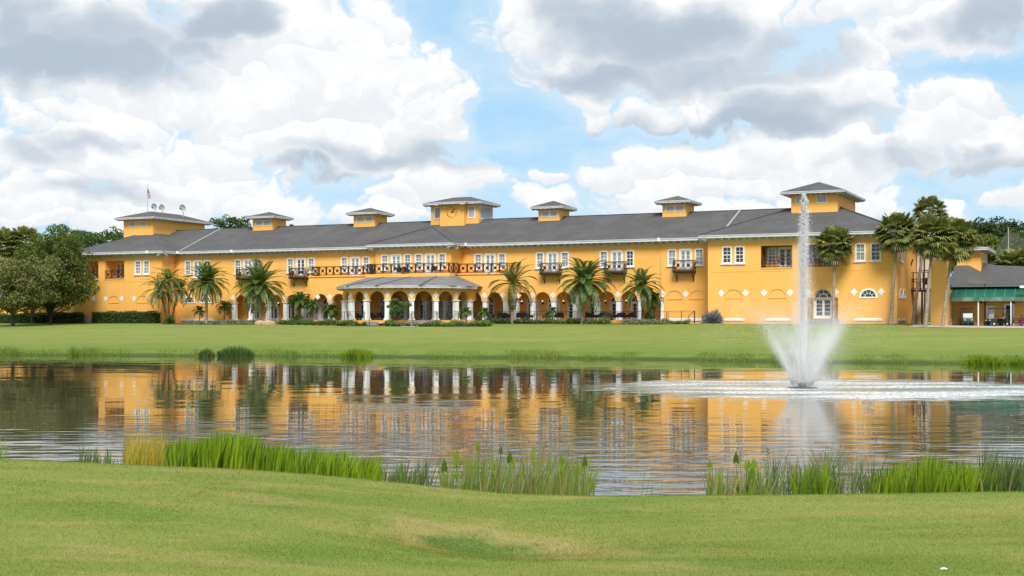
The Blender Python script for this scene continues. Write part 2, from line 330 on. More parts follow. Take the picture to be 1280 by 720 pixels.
# ------------------------------------------------------------------ mesh helpers
class MB:
    def __init__(s): s.v = []; s.f = []; s.mi = []; s.cur = 0
    def add(s, verts, faces):
        o = len(s.v); s.v.extend(verts)
        for f in faces: s.f.append([o + i for i in f]); s.mi.append(s.cur)
    def quad(s, a, b, c, d): s.add([a, b, c, d], [(0, 1, 2, 3)])
    def box(s, x0, x1, y0, y1, z0, z1):
        s.add([(x0,y0,z0),(x1,y0,z0),(x1,y1,z0),(x0,y1,z0),(x0,y0,z1),(x1,y0,z1),(x1,y1,z1),(x0,y1,z1)],
              [(0,3,2,1),(4,5,6,7),(0,1,5,4),(1,2,6,5),(2,3,7,6),(3,0,4,7)])
    def bar(s, p, q, w, h=None):            # rectangular bar from p to q
        h = w if h is None else h
        p = Vector(p); q = Vector(q); d = (q - p).normalized()
        up = Vector((0, 0, 1)) if abs(d.z) < 0.9 else Vector((0, 1, 0))
        a = d.cross(up).normalized() * w / 2; b = a.cross(d).normalized() * h / 2
        vs = [p+a+b, p-a+b, p-a-b, p+a-b, q+a+b, q-a+b, q-a-b, q+a-b]
        s.add([tuple(v) for v in vs], [(0,1,2,3),(7,6,5,4),(0,4,5,1),(1,5,6,2),(2,6,7,3),(3,7,4,0)])
    def tube(s, pts, rad, n=8, cap=True):
        pts = [Vector(p) for p in pts]
        if not hasattr(rad, '__len__'): rad = [rad] * len(pts)
        o = len(s.v); ref = None
        for i, p in enumerate(pts):
            d = (pts[min(i+1, len(pts)-1)] - pts[max(i-1, 0)]).normalized()
            ref = Vector((1, 0, 0)) if abs(d.x) < 0.8 else Vector((0, 1, 0))
            a = d.cross(ref).normalized(); b = d.cross(a).normalized()
            for k in range(n):
                t = 2*PI*k/n
                s.v.append(tuple(p + (a*math.cos(t) + b*math.sin(t))*rad[i]))
        for i in range(len(pts)-1):
            for k in range(n):
                s.f.append([o+i*n+k, o+i*n+(k+1) % n, o+(i+1)*n+(k+1) % n, o+(i+1)*n+k]); s.mi.append(s.cur)
        if cap:
            s.f.append([o+k for k in range(n)]); s.mi.append(s.cur)
            s.f.append([o+(len(pts)-1)*n+k for k in range(n-1, -1, -1)]); s.mi.append(s.cur)
    def lathe(s, prof, c=(0, 0, 0), n=16):
        o = len(s.v)
        for r, z in prof:
            for k in range(n):
                t = 2*PI*k/n; s.v.append((c[0]+r*math.cos(t), c[1]+r*math.sin(t), c[2]+z))
        for i in range(len(prof)-1):
            for k in range(n):
                s.f.append([o+i*n+k, o+i*n+(k+1) % n, o+(i+1)*n+(k+1) % n, o+(i+1)*n+k]); s.mi.append(s.cur)
        s.f.append([o+k for k in range(n)]); s.mi.append(s.cur)
        s.f.append([o+(len(prof)-1)*n+k for k in range(n)]); s.mi.append(s.cur)
    def ball(s, c, r, n=8, m=6, jit=0.0):
        rr = r if hasattr(r, '__len__') else (r, r, r)
        o = len(s.v)
        for i in range(m+1):
            th = PI*i/m
            for k in range(n):
                t = 2*PI*k/n; j = 1 + (random.uniform(-jit, jit) if 0 < i < m else 0)
                s.v.append((c[0]+rr[0]*math.sin(th)*math.cos(t)*j, c[1]+rr[1]*math.sin(th)*math.sin(t)*j, c[2]+rr[2]*math.cos(th)*j))
        for i in range(m):
            for k in range(n):
                s.f.append([o+i*n+k, o+(i+1)*n+k, o+(i+1)*n+(k+1) % n, o+i*n+(k+1) % n]); s.mi.append(s.cur)
    def build(s, name, mat, parent=None, smooth=False, loc=None, kind=None):
        me = bpy.data.meshes.new(name); me.from_pydata([tuple(v) for v in s.v], [], s.f)
        mats = mat if isinstance(mat, (list, tuple)) else [mat]
        for m in mats: me.materials.append(MT[m] if isinstance(m, str) else m)
        if len(mats) > 1: me.polygons.foreach_set('material_index', s.mi)
        if smooth: me.polygons.foreach_set('use_smooth', [True]*len(me.polygons))
        me.update()
        return link(name, me, parent, loc, kind)

def link(name, me, parent=None, loc=None, kind=None):
    o = bpy.data.objects.new(name, me); COL.objects.link(o)
    if parent is not None: o.parent = parent
    if loc is not None: o.location = loc
    if kind: o['kind'] = kind
    return o

def arr_mesh(name, V, F, mats, parent=None, loc=None, kind=None, mi=None, smooth=False):
    """V (n,3) floats, F (m,k) ints: one mesh straight from arrays"""
    V = np.asarray(V, np.float32); F = np.asarray(F, np.int32)
    me = bpy.data.meshes.new(name)
    me.vertices.add(len(V)); me.vertices.foreach_set('co', V.ravel())
    k = F.shape[1]
    me.loops.add(F.size); me.loops.foreach_set('vertex_index', F.ravel())
    me.polygons.add(len(F)); me.polygons.foreach_set('loop_start', np.arange(0, F.size, k, dtype=np.int32))
    for m in (mats if isinstance(mats, (list, tuple)) else [mats]): me.materials.append(MT[m] if isinstance(m, str) else m)
    if mi is not None: me.polygons.foreach_set('material_index', np.asarray(mi, np.int32))
    me.update(calc_edges=True)
    if smooth: me.polygons.foreach_set('use_smooth', np.ones(len(F), bool))
    return link(name, me, parent, loc, kind)

def thing(name, label, cat, loc=(0, 0, 0), rz=0.0, group=None):
    o = bpy.data.objects.new(name, None); COL.objects.link(o)
    o.location = loc; o.rotation_euler = (0, 0, rz); o.empty_display_size = 0.3
    return tag(o, label, cat, group)
def tag(o, label, cat, group=None):
    o['label'] = label; o['category'] = cat
    if group: o['group'] = group
    return o
def dup(root, loc, rz, label, group=None):
    r = root.copy(); COL.objects.link(r); r.location = loc; r.rotation_euler = (0, 0, rz); r['label'] = label
    if group: r['group'] = group
    for ch in list(root.children):
        c = ch.copy(); COL.objects.link(c); c.parent = r
        for g in list(ch.children):
            d = g.copy(); COL.objects.link(d); d.parent = c
    return r

def at(px, yl):                    # a spot on the ground: photo column px, clubhouse depth yl
    X, Y = LW(U(px, yl), yl)
    return X, Y, float(ground_z(X, Y))
def hpx(py, px, yl):               # world height of photo row py at that spot
    return EYE - (py - 401.5) * LW(U(px, yl), yl)[1] / FOC
def mpp(px, yl): return LW(U(px, yl), yl)[1] / FOC

# ------------------------------------------------------------------ camera, sun, sky
cam = bpy.data.cameras.new('camera'); camo = bpy.data.objects.new('camera', cam); COL.objects.link(camo)
cam.sensor_width = 36.0; cam.lens = FOC / 1280 * 36.0
camo.location = (0, 0, EYE); camo.rotation_euler = (R(90), 0, 0)
cam.shift_y = 41.5 / 1280; cam.clip_end = 20000; cam.clip_start = 0.1
sc.camera = camo

SUN_AZ, SUN_EL = 176.0, 47.0        # compass-like: high behind the camera, through thin cloud
sun = bpy.data.lights.new('sun', 'SUN'); suno = bpy.data.objects.new('sun', sun); COL.objects.link(suno)
sun.energy = 2.7; sun.angle = R(22); sun.color = (1.0, 0.955, 0.88)
sd = Vector((math.sin(R(SUN_AZ))*math.cos(R(SUN_EL)), math.cos(R(SUN_AZ))*math.cos(R(SUN_EL)), math.sin(R(SUN_EL))))
suno.rotation_euler = sd.to_track_quat('Z', 'Y').to_euler(); suno.location = (-30, -30, 60)

world = bpy.data.worlds.new('World'); sc.world = world; world.use_nodes = True
def build_sky():
    nt = NT(world.node_tree)
    for n in list(nt.n): nt.n.remove(n)
    out = nt.new('ShaderNodeOutputWorld'); bg = nt.new('ShaderNodeBackground'); nt.l.new(bg.outputs[0], out.inputs[0])
    sky = nt.new('ShaderNodeTexSky', sky_type='NISHITA'); sky.sun_disc = False
    sky.sun_elevation = R(SUN_EL); sky.sun_rotation = R(SUN_AZ); sky.air_density = 1.0; sky.dust_density = 0.6; sky.ozone_density = 2.0
    d = nt.new('ShaderNodeTexCoord').outputs['Generated']
    x, y, z = nt.sep(d)
    deg = 180 / PI
    az = nt.m('MULTIPLY', nt.m('ARCTAN2', x, y), deg)
    el = nt.m('MULTIPLY', nt.m('ARCSINE', z), deg)
    P = nt.comb(az, nt.m('MULTIPLY', el, 1.25), 0.0)
    # billows: three octaves of displacement of the cloud outlines
    w1 = nt.new('ShaderNodeTexNoise'); nt.put(w1.inputs['Vector'], P); nt.put(w1.inputs['Scale'], 0.35); nt.put(w1.inputs['Detail'], 6.0); nt.put(w1.inputs['Roughness'], 0.48)
    wx, wy, wz = nt.sep(nt.vm('SUBTRACT', w1.outputs['Color'], (0.5, 0.5, 0.5)))
    azw = nt.m('MULTIPLY_ADD', wx, 5.0, az); elw = nt.m('MULTIPLY_ADD', wy, 3.0, el)
    vor = nt.new('ShaderNodeTexVoronoi', feature='SMOOTH_F1'); nt.put(vor.inputs['Vector'], nt.comb(azw, elw, 0.0)); nt.put(vor.inputs['Scale'], 0.75)
    nt.put(vor.inputs['Detail'], 2.5); nt.put(vor.inputs['Roughness'], 0.55); nt.put(vor.inputs['Smoothness'], 0.4)
    puff = vor.outputs['Distance']
    fb = nt.noise(P, 0.8, 8, 0.6)
    def blobs(lst, a_, e_, shade=False):
        acc = None; low = None
        for (px, py, rx, ry, wgt) in lst:
            ca = math.degrees(math.atan((px-640)/FOC)); ce = math.degrees(math.atan((401.5-py)/FOC))
            sx, sy = FOC/(rx*deg), FOC/(ry*deg)
            # (the running maximum rides along as a dummy third component: it keeps the evaluation in sequence)
            n = nt.new('ShaderNodeVectorMath', operation='MULTIPLY_ADD'); nt.put(n.inputs[0], nt.comb(a_, e_, 0.0 if acc is None else acc))
            n.inputs[1].default_value = (sx, sy, 0); n.inputs[2].default_value = (-ca*sx, -ce*sy, 0)
            q = n.outputs[0]
            dt = nt.new('ShaderNodeVectorMath', operation='DOT_PRODUCT'); nt.put(dt.inputs[0], q); nt.put(dt.inputs[1], q)
            v = nt.m('MULTIPLY_ADD', dt.outputs['Value'], -wgt, wgt)
            if shade:
                h = nt.sep(q)[1]
                if acc is None: low = h
                else:
                    g = nt.m('GREATER_THAN', v, acc)
                    mx = nt.new('ShaderNodeMix', data_type='FLOAT'); nt.put(mx.inputs[0], g); nt.put(mx.inputs[2], low); nt.put(mx.inputs[3], h); low = mx.outputs[0]
            acc = v if acc is None else nt.m('MAXIMUM', acc, v)
        return (acc, low) if shade else acc
    W = [(320,45,140,105,1),(190,120,120,60,.8),(250,60,140,70,.8),(430,105,165,85,1.2),(525,145,72,62,1),(400,180,170,50,1),(470,40,45,50,.8),(300,130,120,80,1),
         (130,205,135,55,1),(50,262,110,38,1),(220,245,140,45,1),(10,210,60,40,.6),(110,285,170,22,.8),(330,262,140,28,.7),(60,150,120,30,.6),
         (560,222,95,34,1),(470,262,110,22,.9),(690,214,26,11,1),(690,245,60,24,.8),
         (70,75,230,85,.9),(150,15,190,40,.6),(20,40,70,60,.7),
         (690,25,110,75,.9),(830,55,230,95,1),(985,130,170,70,1),(900,205,165,38,1),(1010,215,120,52,1),(850,245,140,30,.9),(800,140,95,30,.8),(960,275,200,22,.8),
         (1175,172,95,52,1),(1245,190,85,52,1),(1120,195,60,30,.8),(1262,258,40,22,1),(1180,268,34,24,1),(1040,255,110,40,.9),
         (1180,45,110,48,.9),(1100,20,120,40,.8)]
    W += [(20,250,50,32,1),(80,238,42,30,1),(150,170,58,36,1.1),(35,165,46,24,.8),(185,272,70,28,1),(260,205,75,45,1.1),(592,207,32,24,1),(540,214,44,27,1),(500,238,52,26,1),(755,212,60,26,1),
          (822,204,50,26,1),(960,200,64,30,1.1),(1062,226,64,30,1),(745,122,60,24,.9),(905,112,74,30,1),(1085,78,54,40,.9),(1160,142,52,32,1.1),(1215,152,60,36,1.1),(400,60,90,50,1.2),(500,95,62,44,1.2),(560,130,46,36,1.2)]
    dens, low = blobs(W, azw, elw, True)
    low = nt.m('ADD', low, nt.m('ADD', nt.m('MULTIPLY', nt.m('SUBTRACT', fb, 0.5), 1.3), nt.m('MULTIPLY', nt.m('SUBTRACT', 0.42, puff), 0.9)))
    under = nt.smooth(low, 0.0, -1.2, 0.0, 0.62)
    softd = nt.smooth(nt.m('ADD', dens, nt.m('MULTIPLY', nt.m('SUBTRACT', fb, 0.5), 0.5)), -0.6, 0.35, 0.0, 0.55)
    dens = nt.m('ADD', nt.m('ADD', dens, 0.15), nt.m('MULTIPLY', nt.m('SUBTRACT', 0.515, puff), 0.75))
    # the rest of the sky dome, seen only in the water and by the light: broken cumulus
    zz = nt.m('ADD', nt.m('MAXIMUM', z, 0.0), 0.12)
    dome = nt.noise(nt.comb(nt.m('DIVIDE', x, zz), nt.m('DIVIDE', y, zz), 0.0), 1.1, 7, 0.6)
    domed = nt.m('MULTIPLY', nt.m('SUBTRACT', dome, 0.43), 5.0)
    away = nt.m('MAXIMUM', nt.smooth(el, 14.0, 18.0), nt.smooth(nt.m('ABSOLUTE', az), 21.0, 26.0))
    dens = nt.m('ADD', nt.m('MULTIPLY', dens, nt.m('SUBTRACT', 1.0, away)), nt.m('MULTIPLY', domed, away))
    cover = nt.smooth(dens, -0.03, 0.33)
    # haze of thin cloud between the cumulus
    veil = nt.smooth(nt.noise(nt.mapping(P, (0.22, 0.5, 1)), 1.0, 5, 0.55), 0.33, 0.75, 0.05, 0.6)
    # cloud bodies: bright sunlit heads, blue-grey bases
    G = [(60,92,210,36,1.1),(110,62,150,36,.7),(480,190,120,16,.7),(275,38,80,34,1),(240,70,70,20,.7),(10,60,60,50,.8),
         (820,48,150,48,1),(740,22,100,30,.7),(900,95,130,28,.7),(760,95,110,24,.9),(1000,70,90,40,.6),(930,158,170,26,1),(820,166,110,18,.8),(980,140,80,30,.7),
         (385,212,60,14,.8),(545,190,70,20,.6),(620,178,40,20,.5),(1230,42,70,34,.8),(1230,220,80,16,.6),(1110,205,60,22,.5),(90,190,60,16,.5),(110,245,80,14,.5),(40,205,50,16,.5)]
    azg = nt.m('MULTIPLY_ADD', wx, 7.0, az); elg = nt.m('MULTIPLY_ADD', wy, 3.0, el)
    gd = nt.m('ADD', blobs(G, azg, elg), nt.m('MULTIPLY', nt.m('SUBTRACT', fb, 0.5), 0.45))
    grey = nt.smooth(gd, -0.35, 1.0, 0.0, 1.0)
    under = nt.m('MULTIPLY', under, nt.m('SUBTRACT', 1.0, away))
    domeg = nt.smooth(nt.noise(nt.comb(nt.m('DIVIDE', x, zz), nt.m('DIVIDE', y, zz), 3.0), 0.9, 4, 0.6), 0.35, 0.7, 0.0, 0.8)
    grey = nt.m('ADD', nt.m('MULTIPLY', grey, nt.m('SUBTRACT', 1.0, away)), nt.m('MULTIPLY', domeg, away))
    soft = nt.smooth(nt.m('ADD', nt.m('MULTIPLY', puff, 0.5), nt.m('MULTIPLY', nt.m('SUBTRACT', 1.0, fb), 0.8)), 0.46, 0.9, 0.0, 0.30)
    white = nt.mix(soft, (5.95, 5.95, 5.97), (4.7, 4.9, 5.1))
    white = nt.mix(under, white, (4.3, 4.55, 4.82))
    body = nt.mix(nt.m('MULTIPLY', grey, 0.97), white, (2.6, 3.1, 3.7))
    # thin cloud edges let the blue through
    blue = nt.mix(0.85, sky.outputs[0], (2.15, 3.8, 5.2))
    base = nt.mix(nt.m('MAXIMUM', nt.m('MULTIPLY', softd, nt.m('SUBTRACT', 1.0, away)), veil), blue, (4.35, 4.95, 5.45))
    col = nt.mix(cover, base, body)
    # below the horizon the sky texture is black; keep the horizon haze
    col = nt.mix(nt.smooth(el, 4.5, -0.5, 0.0, 0.5), col, (5.2, 5.45, 5.65))
    nt.put(bg.inputs['Color'], col); nt.put(bg.inputs['Strength'], 0.11)
build_sky()
world.cycles.sampling_method = 'MANUAL'; world.cycles.sample_map_resolution = 512

sc.view_settings.view_transform = 'Standard'; sc.view_settings.look = 'None'
sc.view_settings.exposure = 0.70; sc.view_settings.gamma = 1.0
try: sc.view_settings.use_curve_mapping = False
except Exception: pass
sc.cycles.max_bounces = 14; sc.cycles.diffuse_bounces = 10; sc.cycles.glossy_bounces = 3; sc.cycles.transparent_max_bounces = 24
sc.cycles.caustics_reflective = False; sc.cycles.caustics_refractive = False
sc.cycles.use_denoising = True
try:
    sc.cycles.denoiser = 'OPENIMAGEDENOISE'; sc.cycles.denoising_input_passes = 'RGB_ALBEDO_NORMAL'; sc.cycles.denoising_prefilter = 'ACCURATE'
except Exception: pass

# ------------------------------------------------------------------ ground and water
def grid_axis(segs):
    out = []
    for a, b, st in segs:
        n = max(1, int(round((b-a)/st)))
        out.extend(np.linspace(a, b, n, endpoint=False))
    out.append(segs[-1][1]); return np.array(out)
gx = grid_axis([(-900,-200,50),(-200,-70,6),(-70,-14,1.6),(-14,14,0.28),(14,70,1.6),(70,200,6),(200,900,50)])
gy = grid_axis([(-40,4,4),(4,26,0.25),(26,96,3.5),(96,150,0.6),(150,200,1.6),(200,320,8),(320,1500,80)])
GX, GY = np.meshgrid(gx, gy)
GZ = ground_z(GX, GY)
nx, ny = len(gx), len(gy)
idx = np.arange(nx*ny).reshape(ny, nx)
F = np.stack([idx[:-1,:-1], idx[:-1,1:], idx[1:,1:], idx[1:,:-1]], -1).reshape(-1, 4)

def lawn_colour(nt, co):
    x, y, z = nt.sep(co)
    wide = nt.noise(nt.mapping(co, (0.22, 0.42, 0)), 1.0, 5, 0.6)                 # broad wear, metres across
    col = nt.mix(nt.smooth(wide, 0.36, 0.66), (0.125, 0.185, 0.026), (0.186, 0.220, 0.046))
    mid = nt.noise(nt.mapping(co, (0.55, 1.5, 0)), 1.0, 6, 0.66)
    col = nt.mix(nt.smooth(mid, 0.47, 0.68, 0, 0.8), col, (0.27, 0.235, 0.085))
    lush = nt.noise(nt.mapping(co, (0.4, 1.0, 0), loc=(7, 3, 0)), 1.0, 5, 0.6)
    col = nt.mix(nt.smooth(lush, 0.50, 0.66, 0, 0.8), col, (0.082, 0.162, 0.017))
    # worn hollow in the foreground lawn: lush grass in it, straw round it
    hx = nt.m('DIVIDE', nt.m('ADD', nt.m('ADD', x, 0.10), nt.m('MULTIPLY', nt.m('SUBTRACT', y, 11.0), 0.35)), 0.72); hy = nt.m('DIVIDE', nt.m('SUBTRACT', y, 11.0), 0.95)
    hr = nt.m('ADD', nt.m('SQRT', nt.m('ADD', nt.m('MULTIPLY', hx, hx), nt.m('MULTIPLY', hy, hy))), nt.m('MULTIPLY', nt.m('SUBTRACT', nt.noise(co, 2.4, 5, 0.65), 0.5), 1.3))
    col = nt.mix(nt.smooth(hr, 1.6, 0.95, 0, 0.8), col, (0.31, 0.245, 0.10))
    col = nt.mix(nt.smooth(hr, 1.05, 0.5, 0, 0.95), col, (0.045, 0.115, 0.012))
    fine = nt.noise(nt.mapping(co, (28, 60, 0)), 1.0, 3, 0.7)
    col = nt.mix(nt.smooth(fine, 0.35, 0.75, 0, 0.6), col, (0.27, 0.28, 0.09))
    stripe = nt.noise(nt.mapping(co, (0.03, 0.16, 0), rot=(0, 0, R(-18)), loc=(4, 0, 0)), 1.0, 3, 0.5)
    col = nt.mix(nt.smooth(stripe, 0.42, 0.68, 0, 0.5), col, (0.215, 0.255, 0.066))
    col = nt.mix(nt.smooth(nt.noise(nt.mapping(co, (40, 70, 0), loc=(3, 9, 0)), 1.0, 2, 0.6), 0.6, 0.8, 0, 0.10), col, (0.07, 0.11, 0.02))
    return col
def lawn():
    m, nt, out = new_mat('mown_lawn')
    co = nt.new('ShaderNodeTexCoord').outputs['Object']; x, y, z = nt.sep(co)
    col = lawn_colour(nt, co)
    col = nt.mix(nt.m('MULTIPLY', nt.smooth(y, 60.0, 70.0), nt.smooth(nt.m('ADD', z, nt.m('MULTIPLY', nt.noise(co, 0.12, 4, 0.6), 1.2)), 2.1, 0.7, 0.0, 0.6)), col, (0.088, 0.152, 0.022))
    # muddy rim at the waterline, dark bottom below it
    mud = nt.smooth(nt.m('ADD', z, nt.m('MULTIPLY', nt.noise(co, 0.6, 4, 0.6), 0.25)), 0.42, 0.2)
    col = nt.mix(mud, col, (0.06, 0.085, 0.022))
    col = nt.mix(nt.smooth(z, 0.02, -0.1), col, (0.035, 0.035, 0.022))
    hgt = nt.noise(nt.mapping(co, (9, 16, 0)), 1.0, 6, 0.7)
    pbsdf(nt, out, col, 0.95, nt.bump(hgt, 0.22, 0.03), spec=0.1)
    return m
MT['lawn'] = lawn()
def turf():
    m, nt, out = new_mat('turf_blade')
    co = nt.new('ShaderNodeTexCoord').outputs['Object']; col = lawn_colour(nt, co)
    isl = nt.new('ShaderNodeNewGeometry').outputs['Random Per Island']
    col = nt.mix(nt.smooth(isl, 0.0, 1.0, 0.0, 0.75), nt.mix(1.0, col, (0.95, 1.0, 0.9), 'MULTIPLY'), nt.mix(1.0, col, (1.5, 1.35, 1.2), 'MULTIPLY'))
    d = nt.new('ShaderNodeBsdfDiffuse'); nt.put(d.inputs[0], col); t = nt.new('ShaderNodeBsdfTranslucent'); nt.put(t.inputs[0], col)
    a = nt.new('ShaderNodeMixShader'); nt.put(a.inputs[0], 0.35); nt.l.new(d.outputs[0], a.inputs[1]); nt.l.new(t.outputs[0], a.inputs[2]); nt.l.new(a.outputs[0], out.inputs['Surface'])
    return m
MT['turf'] = turf()
ground = arr_mesh('ground', np.stack([GX, GY, GZ], -1).reshape(-1, 3), F, 'lawn', smooth=True, kind='structure')

FX, FY = 13.05, 59.5                 # the fountain
def water():
    m, nt, out = new_mat('pond_water')
    co = nt.new('ShaderNodeTexCoord').outputs['Object']
    x, y, z = nt.sep(co)
    r = nt.vm('SUBTRACT', co, (FX + 1.6, FY, 0.0)); rx, ry, rz_ = nt.sep(r)
    rad = nt.m('SQRT', nt.m('ADD', nt.m('MULTIPLY', nt.m('MULTIPLY', rx, rx), 0.85), nt.m('MULTIPLY', ry, ry)))
    radw = nt.m('ADD', rad, nt.m('MULTIPLY', nt.m('SUBTRACT', nt.noise(nt.mapping(co, (1, 1.6, 1)), 0.4, 6, 0.7), 0.5), 15.0))
    splash = nt.smooth(radw, 13.5, 2.2)
    # wind ripples: long crests lying across the view, patches of calm
    w1 = nt.noise(nt.mapping(co, (0.42, 1.7, 1), rot=(0, 0, R(-4))), 1.0, 2, 0.4, 0.3)
    w2 = nt.noise(nt.mapping(co, (1.3, 5.0, 1), rot=(0, 0, R(5))), 1.0, 2, 0.5, 0.2)
    w3 = nt.noise(nt.mapping(co, (0.16, 0.34, 1)), 1.0, 2, 0.5)
    calm = nt.smooth(nt.noise(nt.mapping(co, (0.035, 0.07, 1), loc=(2, 5, 0)), 1.0, 3, 0.5), 0.35, 0.65, 0.55, 1.15)
    near = nt.smooth(y, 52.0, 20.0, 0.085, 1.3)
    h = nt.m('ADD', nt.m('MULTIPLY', w1, 0.027), nt.m('MULTIPLY', w2, 0.0022))
    h = nt.m('MULTIPLY', h, nt.m('MULTIPLY', calm, near))
    h = nt.m('ADD', h, nt.m('MULTIPLY', w3, 0.015))
    # droplets falling back ring the fountain with chop
    chop = nt.m('ADD', nt.noise(nt.mapping(co, (2.2, 1.3, 1)), 1.0, 3, 0.6), nt.m('MULTIPLY', nt.m('SINE', nt.m('MULTIPLY', rad, 1.5)), 0.10))
    h = nt.m('ADD', h, nt.m('MULTIPLY', nt.m('MULTIPLY', chop, nt.smooth(splash, 0.25, 1.0)), 0.15))
    nrm = nt.bump(h, 1.0, 1.0)
    foam = nt.m('MULTIPLY', nt.smooth(splash, 0.0, 0.75), nt.smooth(nt.noise(nt.mapping(co, (6.5, 2.0, 1)), 1.0, 5, 0.72), 0.33, 0.64, 0.34, 0.95))
    foam = nt.m('MULTIPLY', foam, nt.smooth(nt.noise(nt.mapping(co, (0.10, 0.30, 1), loc=(1, 4, 0)), 1.0, 3, 0.5), 0.38, 0.58, 0.35, 1.0))
    col = nt.mix(foam, (0.075, 0.068, 0.042), (0.85, 0.87, 0.9))
    b = pbsdf(nt, out, col, nt.m('MULTIPLY_ADD', foam, 0.4, 0.015), nrm, spec=0.5, ior=1.6)
    return m
MT['water'] = water()
wx_ = np.linspace(-260, 260, 27); wy_ = np.linspace(15.2, 190, 19)
WX, WY = np.meshgrid(wx_, wy_); wi = np.arange(WX.size).reshape(WX.shape)
WF = np.stack([wi[:-1,:-1], wi[:-1,1:], wi[1:,1:], wi[1:,:-1]], -1).reshape(-1, 4)
arr_mesh('pond_water', np.stack([WX, WY, 0*WX], -1).reshape(-1, 3), WF, 'water', kind='structure')

# ------------------------------------------------------------------ the clubhouse
CH = thing('clubhouse', 'long two-storey yellow stucco clubhouse with grey hip roofs, cupolas and an arcade across the pond', 'clubhouse',
           (X0, Y0, ZB), -PHI)

def wall(mb, mp, s0, s1, z0, z1, ops=(), seg=12, sides=True):
    """front face of a wall in (s, z) with rect / arch openings, reveals of depth t, optional back"""
    br = {s0, s1}
    for o in ops:
        br.update((o['a'], o['b']))
        if o.get('arch'):
            c = (o['a']+o['b'])/2; r = (o['b']-o['a'])/2
            for i in range(1, seg): br.add(c - r*math.cos(PI*i/seg))
    br = sorted(b for b in br if s0-1e-6 <= b <= s1+1e-6)
    br = [b for i, b in enumerate(br) if i == 0 or b-br[i-1] > 1e-5]
    def top(o, s):
        if not o.get('arch'): return o['z1']
        c = (o['a']+o['b'])/2; r = (o['b']-o['a'])/2
        return o['z1'] + math.sqrt(max(0, r*r-(s-c)**2))*o.get('rise', 1.0)
    for a, b in zip(br[:-1], br[1:]):
        mid = (a+b)/2
        hit = sorted((o for o in ops if o['a'] < mid < o['b']), key=lambda o: o['z0'])
        la = lb = z0
        for o in hit:
            if o['z0'] > la+1e-6 or o['z0'] > lb+1e-6:
                mb.quad(mp(a, la, 0), mp(b, lb, 0), mp(b, o['z0'], 0), mp(a, o['z0'], 0))
            la, lb = top(o, a), top(o, b)
        mb.quad(mp(a, la, 0), mp(b, lb, 0), mp(b, z1, 0), mp(a, z1, 0))
    for o in ops:
        t = o.get('t', 0.14)
        pts = [(o['a'], o['z0'])]
        if o.get('arch'):
            c = (o['a']+o['b'])/2; r = (o['b']-o['a'])/2
            for i in range(seg+1):
                s = c - r*math.cos(PI*i/seg); pts.append((s, top(o, s)))
        else: pts += [(o['a'], o['z1']), (o['b'], o['z1'])]
        pts.append((o['b'], o['z0']))
        loop = list(zip(pts[:-1], pts[1:]))
        if o['z0'] > z0 + 1e-6 or o.get('sill'): loop.append((pts[-1], pts[0]))
        for p, q in loop:
            if abs(p[0]-q[0])+abs(p[1]-q[1]) < 1e-6: continue
            mb.quad(mp(p[0], p[1], 0), mp(q[0], q[1], 0), mp(q[0], q[1], t), mp(p[0], p[1], t))
        if o.get('back'):
            mb.add([mp(s, z, t) for s, z in pts], [list(range(len(pts)))])
def yplane(y): return lambda s, z, t: (s, y+t, z)
def xplane(x, sg): return lambda s, z, t: (x+sg*t, s, z)       # s runs along y

GRID = lambda k: 26.47 + 2.914*k
ARC = lambda k: 27.927 + 2.914*k
F1, SPR, AR, F2, SOF, EAVE = 0.42, 2.95, 1.07, 6.5, 10.02, 10.38
YM, YP, YB = 3.2, 1.2, 6.4           # main wall, arcade front, loggia back wall
def arch(c, r=AR, z0=SPR, z1=SPR, t=0.5, **k): return dict(a=c-r, b=c+r, z0=z0, z1=z1, arch=True, t=t, **k)
def rect(a, b, z0, z1, t=0.14, **k): return dict(a=a, b=b, z0=z0, z1=z1, t=t, **k)
WINW, DOORW = 1.0, 1.5
TRI = {'T0': 20.24, 'T1': 29.07, 'T2': 37.96, 'T3': 46.76, 'T5': 67.13, 'T6': 75.92, 'T7': 84.61, 'T8': 93.48}
CEN = [54.98, 60.08]
def tri_ops(c):
    return [rect(c-DOORW/2, c+DOORW/2, F2+0.02, 9.05), rect(c-1.72-WINW/2, c-1.72+WINW/2, 7.1, 9.05), rect(c+1.72-WINW/2, c+1.72+WINW/2, 7.1, 9.05)]

w = MB()
# main wall, upper part and ends
ops = []
for k in ('T0', 'T1', 'T2'): ops += tri_ops(TRI[k])
ops += [arch(ARC(k)) for k in range(0, 5)]
HALFR = 0.92
half_l = [18.79, 21.70]
ops_low = [arch(c, HALFR, 2.99, 2.99, 0.14) for c in half_l]
wall(w, yplane(YM), 16.36, 40.7, SPR, SOF, ops + ops_low)
wall(w, yplane(YM), 16.36, 24.7, 0, SPR)
wall(w, yplane(YM), 40.7, 70.6, 6.2, SOF, tri_ops(TRI['T3']) + tri_ops(TRI['T5']))
ops = []
for k in ('T6', 'T7', 'T8'): ops += tri_ops(TRI[k])
ops += [arch(ARC(k)) for k in range(15, 22)]
blind_r = [ARC(22), ARC(23)]
ops += [arch(c, AR, SPR, SPR, 0.07, back=True) for c in blind_r]
wall(w, yplane(YM), 70.6, 97.21, SPR, SOF, ops)
wall(w, yplane(YM), 90.75, 97.21, 0, SPR, [rect(c-AR, c+AR, 0.55, SPR, 0.07, back=True) for c in blind_r])
# projecting arcade under the terrace
wall(w, yplane(YP), 40.7, 70.6, SPR, 6.3, [arch(ARC(k)) for k in range(5, 15)])
wall(w, xplane(70.6, -1), YP, YM, SPR, 6.3); wall(w, xplane(40.7, 1), YP, YM, SPR, 6.3)
w.box(40.55, 70.75, 1.08, 3.19, 6.302, 6.46)
